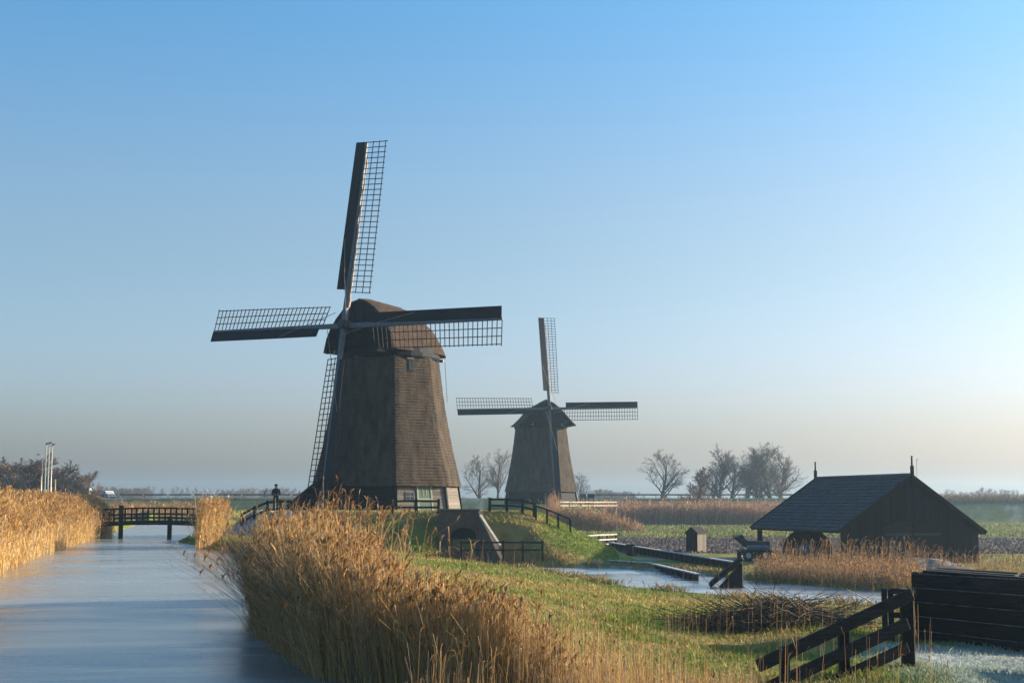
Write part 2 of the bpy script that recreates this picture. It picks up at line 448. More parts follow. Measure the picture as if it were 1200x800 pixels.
V = np.stack([XX, YY, ZZ], -1).reshape(-1, 3)
i = np.arange(NY - 1)[:, None] * NX + np.arange(NX - 1)[None, :]; i = i.ravel()
Q = np.stack([i, i + 1, i + 1 + NX, i + NX], -1)
ter = fast_mesh('terrain', V, Q, 'terrain', zone_colour(XX, YY, ZZ).reshape(-1, 3), smooth=True)
tag(ter, 'grassy polder land with banks, fields and a dike', None, kind='structure')

# far ground sheet to the horizon
g = MB(); g.add([(-4000, -1500, -3.2), (4000, -1500, -3.2), (4000, 6500, -3.2), (-4000, 6500, -3.2)], [(0, 1, 2, 3)])
m_far = mat('far_field', (0.11, 0.125, 0.055), (0.075, 0.08, 0.04), rough=0.95, scale=0.02)
tag(g.build('ground', 'far_field'), 'flat farmland reaching to the horizon', None, kind='structure')

# ice of the two waters
ys = np.concatenate([np.linspace(-40, 20, 20), np.linspace(21, 155, 90)])
m = MB(); vv = []
for y in ys: vv += [(float(Lx(y)) - 0.6, y, 0.0), (float(Rx(y)) + 0.6, y, 0.0)]
m.add(vv, [(2 * k, 2 * k + 1, 2 * k + 3, 2 * k + 2) for k in range(len(ys) - 1)])
tag(m.build('canal_ice', 'ice'), 'frozen canal with smooth grey blue ice', None, kind='structure')
m = MB(); vv = []
for k, (x, y, wd) in enumerate(CH):
    a = CH[max(k - 1, 0)]; b = CH[min(k + 1, len(CH) - 1)]
    d = Vector((b[0] - a[0], b[1] - a[1], 0)).normalized(); nn = Vector((-d.y, d.x, 0)) * (wd + 0.45)
    vv += [(x - nn.x, y - nn.y, ICE2), (x + nn.x, y + nn.y, ICE2)]
m.add(vv, [(2 * k, 2 * k + 1, 2 * k + 3, 2 * k + 2) for k in range(len(CH) - 1)])
tag(m.build('ditch_ice', 'ice_frosted'), 'frozen lower ditch with white frost on its ice', None, kind='structure')


def tz(x, y): return float(terrain(np.array([x]), np.array([y]))[0])


# ------------------------------------------------------------------ windmills
def octo(r, a): return Vector((r * math.sin(a), -r * math.cos(a), 0))


def bar_mesh():
    if 'bar' not in ORG:
        b = MB(); b.box((0.5, 0, 0), (1, 1, 1)); o = b.build('lattice_bar', 'sail_wood'); ORG['bar'] = o.data
        bpy.data.objects.remove(o)
    return ORG['bar']


def make_sail(parent, MX, Rr, k, rot, n_bars, boards_gap, cloth):
    """blade built upright (z along the stock, x towards the lattice, y towards the mill) then turned about y"""
    M = Matrix.Rotation(R(rot + 90 * k), 4, 'Y')
    off = -0.16 if k % 2 == 0 else 0.16
    s = MB()
    s.beam((0, off, -0.5), (0, off, Rr), 0.34, 0.30, up=(0, 1, 0), w2=0.15, h2=0.13)
    st = s.build('sail', 'stock_paint', parent, bevel=0.015); st.matrix_local = MX @ M
    r0 = Rr * 0.175
    def tw(z): return R(19 - 12 * (z - r0) / (Rr - r0))
    Wd = 1.58
    # lattice bars, one object each
    for j in range(n_bars):
        z = r0 + (Rr - 0.04 - r0) * j / (n_bars - 1)
        o = bpy.data.objects.new('lattice_bar', bar_mesh()); link(o, st)
        wd = Wd + 0.05 if j < n_bars - 1 else Wd + 0.1
        o.location = (0.02, off - 0.0, z); o.rotation_euler = (0, 0, tw(z)); o.scale = (wd, 0.05, 0.045)
    # lengthwise laths
    for fr in (0.36, 0.68, 1.0):
        b = MB(); pts = []
        for j in range(13):
            z = r0 - 0.05 + (Rr - r0 + 0.05) * j / 12; a = tw(z)
            pts.append((Wd * fr * math.cos(a), off - 0.04 + Wd * fr * math.sin(a), z))
        for p, q in zip(pts[:-1], pts[1:]): b.beam(p, q, 0.05, 0.04, up=(0, 1, 0))
        b.build('lath', 'sail_wood', st)
    # leading boards
    b = MB(); bw = 0.80
    zs = np.linspace(r0 + 0.15, Rr - 0.03, 15)
    A = []; B = []
    for z in zs:
        a = tw(z) * 0.9 + R(4); A.append((-0.06 * math.cos(a), off - 0.06 - 0.02, z)); B.append((-bw * math.cos(a), off - 0.08 - bw * math.sin(a) * 0.8, z))
    n = len(zs); th = 0.03
    b.add(A + B + [(x, y - th, z) for x, y, z in A] + [(x, y - th, z) for x, y, z in B],
          [(j, j + 1, n + j + 1, n + j) for j in range(n - 1)] + [(2 * n + j, 3 * n + j, 3 * n + j + 1, 2 * n + j + 1) for j in range(n - 1)] +
          [(n + j, n + j + 1, 3 * n + j + 1, 3 * n + j) for j in range(n - 1)] + [(j + 1, j, 2 * n + j, 2 * n + j + 1) for j in range(n - 1)] +
          [(0, n, 3 * n, 2 * n), (n - 1, 3 * n - 1, 4 * n - 1, 2 * n - 1)])
    b.build('leading_board', 'sail_wood', st)
    if cloth:
        b = MB(); pts = []; rad = []
        for j in range(26):
            z = 1.2 + (Rr * 0.93 - 1.2) * j / 25
            pts.append((0.20 + 0.03 * math.sin(j * 2.3), off + 0.02, z)); rad.append(0.085 + 0.02 * math.sin(j * 1.7) - 0.04 * (j / 25))
        b.tube(pts, rad, 7); b.build('rolled_sail_cloth', 'sail_cloth', st, smooth=True)
    b = MB(); zr = Rr * 0.46
    b.tube([(-0.62, off - 0.30, zr), (0.0, off - 0.55, zr * 0.55), (0.75, off - 0.75, 0.5)], 0.022, 5)
    b.build('rope', 'rope', st)
    return st


def make_mill(label, loc, corner_az, cap_az, tilt, rot, Rr, hub_out, hub_z, wall_h, rb, rb0, r_top, r_bot, z_top, cap_prof, cap_len, front_dark, door, mats_):
    t = thing('windmill', label, 'windmill', loc, 0.0, 'thatched polder windmills')
    az = [R(corner_az + 45 * k) for k in range(8)]
    # boarded base: boards one by one, corner posts
    nb = 8
    for k in range(8):
        a0, a1 = az[k], az[(k + 1) % 8]
        for j in range(nb):
            z0, z1 = wall_h * j / nb, wall_h * (j + 1) / nb
            def pt(a, z, out):
                r = rb0 + (rb - rb0) * z / wall_h + out
                return octo(r, a) + Vector((0, 0, z))
            p = [pt(a0, z0, 0.03), pt(a1, z0, 0.03), pt(a1, z1 - 0.004, 0.0), pt(a0, z1 - 0.004, 0.0)]
            q = [pt(a0, z0, -0.05), pt(a1, z0, -0.05), pt(a1, z1 - 0.004, -0.05), pt(a0, z1 - 0.004, -0.05)]
            b = MB(); b.add(p + q, [(0, 1, 2, 3), (7, 6, 5, 4), (0, 4, 5, 1), (1, 5, 6, 2), (2, 6, 7, 3), (3, 7, 4, 0)])
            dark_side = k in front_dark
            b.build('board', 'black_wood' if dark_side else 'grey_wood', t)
        b = MB(); b.beam(octo(rb0 + 0.06, a0) + Vector((0, 0, -0.3)), octo(rb + 0.05, a0) + Vector((0, 0, wall_h)), 0.16, 0.16, up=octo(1, a0))
        b.build('corner_post', 'black_wood', t, bevel=0.01)
    # plinth
    b = MB(); rr = rb0 + 0.10
    b.add([octo(rr, a) + Vector((0, 0, -0.5)) for a in az] + [octo(rr, a) + Vector((0, 0, 0.08)) for a in az],
          [(i_, (i_ + 1) % 8, (i_ + 1) % 8 + 8, i_ + 8) for i_ in range(8)] + [tuple(range(8, 16))])
    b.build('plinth', 'stone', t)
    # thatched tower in courses
    NC, SUB = 44, 9
    V = []; cnt = 8 * SUB
    rs = random.Random(5)
    for c in range(NC):
        for half in (0, 1):
            u = (c + half * 0.93) / NC
            z = wall_h - 0.08 + (z_top - wall_h + 0.08) * u
            w_ = 1 - u
            r = r_top + (r_bot - r_top) * (0.62 * w_ + 0.38 * w_ ** 2.3) + (0.028 if half == 0 else -0.006)
            for k in range(8):
                A = octo(r, az[k]); B = octo(r, az[(k + 1) % 8])
                for j in range(SUB):
                    f = j / SUB
                    p = A.lerp(B, f)
                    # the ridges of the octagon are a little rounded
                    if j == 0: p = p * 0.988
                    jit = (rs.random() - 0.5) * 0.03
                    p = p * (1 + jit / r) + Vector((0, 0, z + (rs.random() - 0.5) * 0.03 * (c > 0 or half == 1) + (rs.random() - 0.5) * 0.05 * (c == 0)))
                    V.append(tuple(p))
    rows = NC * 2; F = []
    for rI in range(rows - 1):
        for k in range(cnt):
            a = rI * cnt + k; bq = rI * cnt + (k + 1) % cnt
            F.append((a, bq, bq + cnt, a + cnt))
    # underside of the thatch
    n0 = len(V)
    for k in range(8):
        A = octo(rb - 0.25, az[k]); B = octo(rb - 0.25, az[(k + 1) % 8])
        for j in range(SUB): V.append(tuple(A.lerp(B, j / SUB) + Vector((0, 0, wall_h + 0.02))))
    for k in range(cnt): F.append((n0 + k, n0 + (k + 1) % cnt, (k + 1) % cnt, k))
    F.append(tuple((rows - 1) * cnt + k for k in range(cnt)))
    b = MB(); b.v = V; b.f = F; b.build('thatched_tower', mats_[0], t, smooth=False)
    # ring the cap turns on
    b = MB(); n = 24
    for r_, z_ in ((r_top - 0.12, z_top - 0.2), (r_top - 0.02, z_top - 0.05), (r_top - 0.02, z_top + 0.20), (r_top - 0.3, z_top + 0.24), (r_top - 0.3, z_top + 0.62)):
        for k in range(n): b.v.append(tuple(octo(r_, 2 * math.pi * k / n) + Vector((0, 0, z_))))
    for rI in range(4):
        for k in range(n): b.f.append((rI * n + k, rI * n + (k + 1) % n, rI * n + (k + 1) % n + n, rI * n + k + n))
    b.build('cap_ring', 'sail_wood', t)
    # cap: local frame u forward (wind side), w to the right seen from the front, z up
    A = R(cap_az); fw = Vector((math.sin(A), -math.cos(A), 0)); rt = Vector((math.cos(A), math.sin(A), 0)); up = Vector((0, 0, 1))
    zc = z_top + 0.40
    cap = MB(); U0, U1 = cap_len
    secs = [(U0, 1.0, 1.0, 0.0), (U0 - 0.9, 1.0, 1.02, 0.0), (U0 * 0.3, 1.0, 1.0, 0.0), (-U1 * 0.35, 1.0, 0.96, 0.0), (-U1 * 0.62, 0.97, 0.82, -0.02), (-U1 * 0.85, 0.86, 0.50, -0.08), (-U1, 0.72, 0.16, -0.16)]
    prof = [(-w_, h) for w_, h in cap_prof] + [(w_, h) for w_, h in reversed(cap_prof[:-1])]
    # finer
    fine = []
    for (w0, h0), (w1, h1) in zip(prof[:-1], prof[1:]):
        for j in range(3): fine.append((w0 + (w1 - w0) * j / 3, h0 + (h1 - h0) * j / 3))
    fine.append(prof[-1]); npf = len(fine)
    rs = random.Random(9)
    us = []
    for (u0, a0, h0, d0), (u1, a1, h1, d1) in zip(secs[:-1], secs[1:]):
        for j in range(3):
            f = j / 3; us.append((u0 + (u1 - u0) * f, a0 + (a1 - a0) * f, h0 + (h1 - h0) * f, d0 + (d1 - d0) * f))
    us.append(secs[-1])
    for (u, a, hh, dz) in us:
        for (w_, h) in fine:
            e = 1 + (rs.random() - 0.5) * 0.012
            cap.v.append(tuple(fw * u + rt * (w_ * a * e) + up * (zc + dz + h * hh * e)))
    for i_ in range(len(us) - 1):
        for j in range(npf - 1):
            a = i_ * npf + j; cap.f.append((a, a + 1, a + 1 + npf, a + npf))
    cap.f.append(tuple((len(us) - 1) * npf + j for j in range(npf)))
    cap.f.append(tuple(i_ * npf for i_ in range(len(us))) + tuple(i_ * npf + npf - 1 for i_ in reversed(range(len(us)))))
    c = cap.build('cap', mats_[1], t)
    # dark ridge capping
    b = MB(); hk = cap_prof[-1][1]
    b.tube([fw * (U0 + 0.05) + up * (zc + hk + 0.02), fw * (U0 - 0.9) + up * (zc + hk * 1.02 + 0.03), fw * (-U1 * 0.35) + up * (zc + hk * 0.96 + 0.03)], [0.12, 0.12, 0.10], 7)
    b.build('ridge', 'thatch', c)
    # boarded front gable, set back a little inside the thatch edge; boards one by one
    nbd = 14; wmax = max(w_ for w_, h in cap_prof)
    cw = [w_ for w_, h in cap_prof]; ch = [h for w_, h in cap_prof]
    def hgt(w_):      # height of the profile at a half width
        w_ = abs(w_); best = 0
        for (w0, h0), (w1, h1) in zip(cap_prof[:-1], cap_prof[1:]):
            if min(w0, w1) <= w_ <= max(w0, w1) and w0 != w1: best = max(best, h0 + (h1 - h0) * (w_ - w0) / (w1 - w0))
        return best if w_ < wmax else 0
    for j in range(nbd):
        w0 = -wmax * 0.97 + 2 * wmax * 0.97 * j / nbd + 0.008; w1 = -wmax * 0.97 + 2 * wmax * 0.97 * (j + 1) / nbd - 0.008
        o0 = fw * (U0 + 0.05 + 0.02 * (j % 2))
        pl = [o0 + rt * w0 + up * (zc - 0.15), o0 + rt * w1 + up * (zc - 0.15), o0 + rt * w1 + up * (zc + hgt(w1) * 0.98), o0 + rt * w0 + up * (zc + hgt(w0) * 0.98)]
        bb = MB(); bb.prism(pl, -fw * 0.12); bb.build('gable_board', 'black_wood', c)
    # thatch lip round the gable
    b = MB(); b.tube([fw * (U0 + 0.06) + rt * w_ * 1.0 + up * (zc + h) for w_, h in fine], 0.10, 6); b.build('gable_edge', 'thatch', c)
    # beams under the cap
    for w_ in (-2.0, 2.0):
        b = MB(); b.beam(fw * (U0 + 0.3) + rt * w_ + up * (zc - 0.12), fw * (-U1 - 0.1) + rt * w_ * 0.8 + up * (zc - 0.12), 0.26, 0.30)
        b.build('cap_beam', 'grey_wood', c, bevel=0.02)
    b = MB(); b.beam(fw * (U0 + 0.22) + rt * -2.7 + up * (zc + 0.35), fw * (U0 + 0.22) + rt * 2.7 + up * (zc + 0.35), 0.35, 0.4); b.build('wind_beam', 'black_wood', c, bevel=0.03)
    b = MB(); b.beam(fw * (-U1 - 0.05) + rt * -2.0 + up * (zc - 0.35), fw * (-U1 - 0.05) + rt * 2.0 + up * (zc - 0.35), 0.2, 0.2); b.build('tail_beam', 'blue_grey_paint', c, bevel=0.02)
    # brake rope
    b = MB(); b.tube([fw * (-U1 + 0.1) + rt * 2.2 + up * (zc - 0.1), fw * (-U1 - 0.1) + rt * 2.3 + up * (zc - 3.3)], 0.022, 5); b.build('brake_rope', 'rope', t)
    # windshaft, hub and sails
    hub = fw * hub_out + up * hub_z
    ax = (fw * math.cos(R(tilt)) + up * math.sin(R(tilt)))
    b = MB(); b.tube([hub - ax * (hub_out - 0.5), hub + ax * 0.1], [0.35, 0.32], 12); b.build('windshaft', 'iron', t, smooth=True)
    upv = ax.cross(rt) * -1.0
    if upv.z < 0: upv = -upv
    Mx = Matrix((( rt.x, -ax.x, upv.x, hub.x), (rt.y, -ax.y, upv.y, hub.y), (rt.z, -ax.z, upv.z, hub.z), (0, 0, 0, 1)))
    b = MB(); b.box((0, 0.0, 0), (0.62, 0.80, 0.62)); b.tube([(0, -0.55, 0), (0, 0.3, 0)], [0.22, 0.3], 10)
    hb = b.build('sail_hub', 'iron', t, bevel=0.04); hb.matrix_local = Mx
    for k in range(4):
        make_sail(t, Mx, Rr, k, rot, 29, False, k == 0)
    # door and windows on lit base side
    def facet_frame(k, u, z, r):
        a0, a1 = az[k % 8], az[(k + 1) % 8]
        p = octo(r, a0).lerp(octo(r, a1), u) + Vector((0, 0, z))
        am = (az[k % 8] + R(22.5)); nrm = Vector((math.sin(am), -math.cos(am), 0)); tan = Vector((math.cos(am), math.sin(am), 0))
        return p, nrm, tan
    def panel(name, k, u, z0, z1, wd, r0_, r1_, out, th, m_, parent):
        p0, nn, tt = facet_frame(k, u, z0, r0_); p1, _, _ = facet_frame(k, u, z1, r1_)
        q = [p0 - tt * wd / 2 + nn * out, p0 + tt * wd / 2 + nn * out, p1 + tt * wd / 2 + nn * out, p1 - tt * wd / 2 + nn * out]
        bb = MB(); bb.prism(q, -nn * th); return bb.build(name, m_, parent, bevel=0.006)
    def rw(z): return rb0 + (rb - rb0) * z / wall_h
    if door:
        d = panel('door', 0, 0.56, 0.0, wall_h - 0.08, 0.95, rw(0), rw(wall_h), 0.075, 0.1, 'green_paint', t)
        for s_ in (-1, 1):
            panel('door_frame', 0, 0.56 + s_ * 0.138, 0.0, wall_h - 0.05, 0.13, rw(0), rw(wall_h), 0.10, 0.12, 'pale_green_paint', d)
        for s_ in (-0.035, 0.035): panel('vent_slot', 0, 0.56 + s_, wall_h * 0.60, wall_h * 0.82, 0.06, rw(wall_h * .6), rw(wall_h * .82), 0.085, 0.03, 'pale_green_paint', d)
        panel('rail', 0, 0.56, wall_h * 0.44, wall_h * 0.50, 0.92, rw(wall_h * .44), rw(wall_h * .5), 0.09, 0.03, 'pale_green_paint', d)
        panel('doorstep', 0, 0.56, -0.1, 0.06, 1.3, rw(0) + 0.3, rw(0) + 0.3, 0.0, 0.4, 'white_paint', t)
        wn = panel('window', 0, 0.27, 0.75, 1.32, 0.68, rw(.75), rw(1.3), 0.06, 0.06, 'grey_wood', t)
        for s_ in (-0.042, 0.042):
            for h_ in (0.80, 1.06): panel('pane', 0, 0.27 + s_, h_, h_ + 0.21, 0.27, rw(h_), rw(h_ + .21), 0.068, 0.03, 'glass', wn)
    # small hatch window high in the thatch
    zt = z_top - 1.15; u_ = 1 - (zt - wall_h) / (z_top - wall_h)
    rthatch = r_top + (r_bot - r_top) * (0.62 * u_ + 0.38 * u_ ** 2.3)
    kk = 0 if door else 1
    hw = panel('hatch_window', kk, 0.42, zt, zt + 0.85, 0.46, rthatch - 0.02, rthatch - 0.14, 0.06, 0.3, 'black_wood', t)
    panel('hood', kk, 0.42, zt + 0.86, zt + 0.95, 0.5, rthatch - 0.1, rthatch - 0.12, 0.10, 0.3, 'grey_wood', hw)
    panel('pane', kk, 0.42, zt + 0.12, zt + 0.72, 0.26, rthatch - 0.02, rthatch - 0.11, 0.068, 0.03, 'glass', hw)
    return t


prof1 = [(3.08, -0.10), (3.00, 0.25), (2.82, 0.9), (2.50, 1.5), (2.02, 2.15), (1.32, 2.8), (0.6, 3.22), (0.0, 3.35)]
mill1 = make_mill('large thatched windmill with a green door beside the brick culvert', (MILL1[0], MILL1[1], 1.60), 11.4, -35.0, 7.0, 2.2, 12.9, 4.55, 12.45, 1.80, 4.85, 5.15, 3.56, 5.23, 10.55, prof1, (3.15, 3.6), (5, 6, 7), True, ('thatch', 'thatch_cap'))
prof2 = [(3.95, -0.25), (3.5, 0.15), (2.9, 0.75), (2.3, 1.45), (1.6, 2.15), (0.8, 2.75), (0.0, 3.05)]
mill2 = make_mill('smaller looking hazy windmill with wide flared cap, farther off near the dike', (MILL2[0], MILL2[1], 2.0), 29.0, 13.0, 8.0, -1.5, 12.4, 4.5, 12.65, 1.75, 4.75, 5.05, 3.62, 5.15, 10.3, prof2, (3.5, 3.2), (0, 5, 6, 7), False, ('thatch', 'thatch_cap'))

# planked lean-to on the big mill's canal side
lt = MB()
c0 = Vector((MILL1[0], MILL1[1], 1.6))
pa = P(338, 592, 96.5); pb = P(386, 553, 96.5)
nl = 9
for j in range(nl):
    f0, f1 = j / nl, (j + 1) / nl - 0.012
    y0 = 95.2 + 3.6 * f0; y1 = 95.2 + 3.6 * f1
    b = MB()
    pl = [(pa.x - c0.x, y0 - c0.y, pa.z - c0.z), (pa.x - c0.x, y1 - c0.y, pa.z - c0.z), (pb.x - c0.x, y1 - c0.y, pb.z - c0.z), (pb.x - c0.x, y0 - c0.y, pb.z - c0.z)]
    b.prism(pl, (0.02, 0, -0.05)); b.build('lean_to_plank', 'blue_grey_paint', mill1)
b = MB()
b.prism([(pa.x - c0.x + 0.1, 95.25 - c0.y, -0.3), (pb.x - c0.x, 95.25 - c0.y, -0.3), (pb.x - c0.x, 95.25 - c0.y, pb.z - c0.z - 0.08), (pa.x - c0.x + 0.1, 95.25 - c0.y, pa.z - c0.z - 0.08)], (0, 0.08, 0))
b.build('lean_to_side', 'black_wood', mill1)


# ------------------------------------------------------------------ fences, rails, bridges
def fence(name, label, cat, pts, post_h, rails, post_w=0.14, rail_h=0.14, rail_t=0.05, m_='dark_fence', sink=0.35, group=None, post_over=0.06, rail_m=None, posts=True):
    pts = [Vector(p) for p in pts]
    t = thing(name, label, cat, pts[0], 0, group)
    rr = random.Random(len(pts) * 7 + int(pts[0].x * 10))
    if posts:
        for p in pts:
            b = MB(); b.beam(p - Vector((0, 0, sink)), p + Vector((rr.uniform(-.015, .015), rr.uniform(-.015, .015), post_h + post_over)), post_w, post_w * 0.9, w2=post_w * 0.95, up=(0, 1, 0))
            b.build('post', m_, t, world=True, bevel=0.012)
    for h in rails:
        for p, q in zip(pts[:-1], pts[1:]):
            d = (q - p); n = Vector((d.y, -d.x, 0)).normalized() * (post_w / 2 + rail_t / 2 + 0.002)
            if n.y > 0: n = -n
            b = MB(); e = d.normalized() * 0.06
            jz = Vector((0, 0, rr.uniform(-.012, .012)))
            b.beam(p + n - e + Vector((0, 0, h)) + jz, q + n + e + Vector((0, 0, h)) - jz, rail_t, rail_h)
            b.build('rail', rail_m or m_, t, world=True, bevel=0.008)
    return t


def on_ground(pxs, y0, y1=None):
    out = []
    y1 = y1 if y1 is not None else y0
    for k, px in enumerate(pxs):
        y = y0 + (y1 - y0) * k / max(1, len(pxs) - 1); x = X(px, y); out.append((x, y, tz(x, y)))
    return out


# foot bridge over the canal
Yb = 89.5
br = thing('footbridge', 'dark wooden footbridge with slatted railing across the frozen canal', 'bridge', (X(180, Yb), Yb, 0))
xa, xb = X(104, Yb), X(258, Yb)
def arch(x): f = (x - xa) / (xb - xa); return 0.92 + 0.16 * 4 * f * (1 - f)
nd = 40
for k in range(nd):
    x = xa + (xb - xa) * (k + 0.5) / nd
    b = MB(); b.box((x, Yb + 0.75, arch(x)), ((xb - xa) / nd - 0.012, 1.7, 0.06)); b.build('deck_plank', 'dark_fence', br, world=True)
for yy_ in (Yb, Yb + 1.5):
    b = MB()
    for k in range(12):
        x0 = xa + (xb - xa) * k / 12; x1 = xa + (xb - xa) * (k + 1) / 12
        b.beam((x0, yy_, arch(x0) - 0.14), (x1, yy_, arch(x1) - 0.14), 0.14, 0.2)
    b.build('girder', 'dark_fence', br, world=True)
    for h in (0.20, 0.44, 0.80):
        b = MB()
        for k in range(12):
            x0 = xa + (xb - xa) * k / 12; x1 = xa + (xb - xa) * (k + 1) / 12
            b.beam((x0, yy_ - 0.05, arch(x0) + h), (x1, yy_ - 0.05, arch(x1) + h), 0.05, 0.10)
        b.build('handrail', 'dark_fence', br, world=True)
    for k in range(12):
        x = xa + (xb - xa) * (k + 0.3) / 11.6
        b = MB(); b.beam((x, yy_, arch(x) - 0.2), (x, yy_, arch(x) + 0.84), 0.09, 0.09); b.build('baluster', 'dark_fence', br, world=True)
for px, top in ((143, 2.05), (200, 1.35)):
    for yy_ in (Yb + 0.02, Yb + 1.52):
        b = MB(); x = X(px, yy_); b.beam((x, yy_, -0.7), (x, yy_, top), 0.24, 0.24); b.build('pile', 'dark_fence', br, world=True, bevel=0.02)

# gate posts by the bridge
for px, lb in ((258, 'slender dark post with a white cap at the bridge end, nearer the reed tuft'), (266.5, 'slender dark post with a white cap at the bridge end, nearer the frosty mound')):
    y = 90.5; x = X(px, y); z = tz(x, y)
    t = thing('gate_post', lb, 'post', (x, y, z), 0, 'gate posts at the bridge')
    b = MB(); b.beam((0, 0, -0.4), (0, 0, 2.55 - z), 0.22, 0.22, up=(0, 1, 0)); b.build('shaft', 'dark_fence', t, bevel=0.02)
    b = MB(); b.beam((0, 0, 2.55 - z), (0, 0, 2.66 - z), 0.26, 0.26, up=(0, 1, 0), w2=0.12, h2=0.12); b.build('cap', 'white_paint', t)

fence('fence', 'dark two rail fence on top of the frosty mill mound', 'fence', on_ground([284, 299, 314, 329, 345, 362, 380], 89.0), 0.72, (0.2, 0.66), post_w=0.18, rail_h=0.15)
fence('fence', 'low dark rail fence before the green door of the windmill', 'fence', on_ground([432, 460, 488, 514], 88.3), 0.75, (0.3, 0.68), post_w=0.18, rail_h=0.13)
fence('fence', 'weathered fence on the raised track between brick culvert and handrail', 'fence', on_ground([574, 594, 612, 626], 88.6), 0.85, (0.42, 0.8), post_w=0.2, rail_h=0.12, m_='dark_fence')
hr = [Vector((X(px, 88.2), 88.2, tz(X(px, 88.2), 88.2) + 0.85)) for px in (628, 641, 654, 668)]
t = thing('handrail', 'sloping handrail beside the path down from the raised track', 'handrail', (hr[0].x, hr[0].y, tz(hr[0].x, hr[0].y)))
for h0_, h1_ in zip(hr[:-1], hr[1:]):
    b = MB(); b.beam(h0_, h1_, 0.09, 0.10); b.build('rail', 'dark_fence', t, world=True)
for p in hr:
    b = MB(); z = tz(p.x, p.y); b.beam((p.x, p.y, min(z, p.z) - 0.3), (p.x, p.y, p.z - 0.03), 0.12, 0.12, up=(0, 1, 0)); b.build('post', 'dark_fence', t, world=True)
# big end post where the track fence ends
fence('railing', 'dark low railing beside the water below the brick culvert', 'railing', [P(px, 650, 80.6 - 0.0 * k) * 1.0 for k, px in enumerate((541, 565, 590, 613, 636))], 0.75, (0.28, 0.70), post_w=0.13, rail_h=0.10)

fence('railing', 'pale weathered wooden rail barrier at the end of the sandy path', 'railing', [(X(px, yv), yv, tz(X(px, yv), yv)) for px, yv in ((680, 117.0), (691, 117.9), (701.5, 118.8), (711, 119.7), (721, 120.6))], 0.92, (0.12, 0.5, 0.9), post_w=0.12, rail_h=0.11, rail_m='pale_wood', m_='dark_fence')
fence('railing', 'long pale railing by the mound of the farther windmill', 'railing', [(X(px, yv), yv, 1.35) for px, yv in ((656, 179), (668, 180.4), (681, 181.8), (694, 183.2), (707, 184.6), (722, 186))], 1.05, (0.5, 0.95), post_w=0.14, rail_h=0.14, m_='pale_wood', sink=2.6)

# brick culvert
Yc = 86.3
cul = thing('culvert', 'brick culvert with a dark arch under the raised track', 'culvert', (X(540, Yc), Yc, -1.5))
x0, x1 = X(514, Yc), X(561, Yc); ztop = 1.72
xc = X(543.5, Yc); ra = X(558, Yc) - xc; zs_ = P(543, 627, Yc).z
b = MB(); arc = [(xc - ra * math.cos(math.pi * k / 14), zs_ + ra * 0.62 * math.sin(math.pi * k / 14)) for k in range(15)]
front = []
th = 1.2
def quad2(pts2):
    b.prism([(x, Yc, z) for x, z in pts2], (0, th, 0))
quad2([(x0, -2.2), (xc - ra, -2.2), (xc - ra, ztop - 0.02), (x0, ztop - 0.02)])
quad2([(xc + ra, -2.2), (x1, -2.2), (x1, ztop - 0.02), (xc + ra, ztop - 0.02)])
for (xa_, za_), (xb_, zb_) in zip(arc[:-1], arc[1:]):
    quad2([(xa_, za_), (xb_, zb_), (xb_, ztop - 0.02), (xa_, ztop - 0.02)])
b.build('brick_wall', 'brickwork', cul, world=True)
b = MB()
for (xa_, za_), (xb_, zb_) in zip(arc[:-1], arc[1:]):
    da = Vector((xa_ - xc, 0, za_ - zs_)).normalized() * 0.22; db = Vector((xb_ - xc, 0, zb_ - zs_)).normalized() * 0.22
    b.prism([(xa_, Yc - 0.04, za_), (xb_, Yc - 0.04, zb_), (xb_ + db.x, Yc - 0.04, zb_ + db.z), (xa_ + da.x, Yc - 0.04, za_ + da.z)], (0, 0.06, 0))
b.build('arch_ring', 'brickwork', cul, world=True)
b = MB(); b.box(((x0 + x1) / 2, Yc + 0.3, ztop + 0.05), (x1 - x0 + 0.16, 0.8, 0.14)); b.build('coping', 'stone', cul, world=True, bevel=0.02)
b = MB(); b.box((xc, Yc + 0.32, -0.4), (2 * ra + 0.3, 0.1, 3.4)); b.build('back_wall', 'tarred_board', cul, world=True)
# wing wall going down to the water
pw = [P(561, 601, Yc), P(575, 612, Yc - 2.2)]
b = MB(); b.prism([(x1, Yc, -2.2), (x1 + 1.3, Yc - 2.8, -2.2), (x1 + 1.3, Yc - 2.8, -1.0), (x1, Yc, ztop - 0.1)], (0.22, 0.1, 0)); b.build('wing_wall', 'brickwork', cul, world=True)
b = MB(); b.beam(P(563, 604, Yc - 0.1), P(586, 639, Yc - 3.4), 0.14, 0.12); b.build('coping_board', 'pale_wood', cul, world=True)

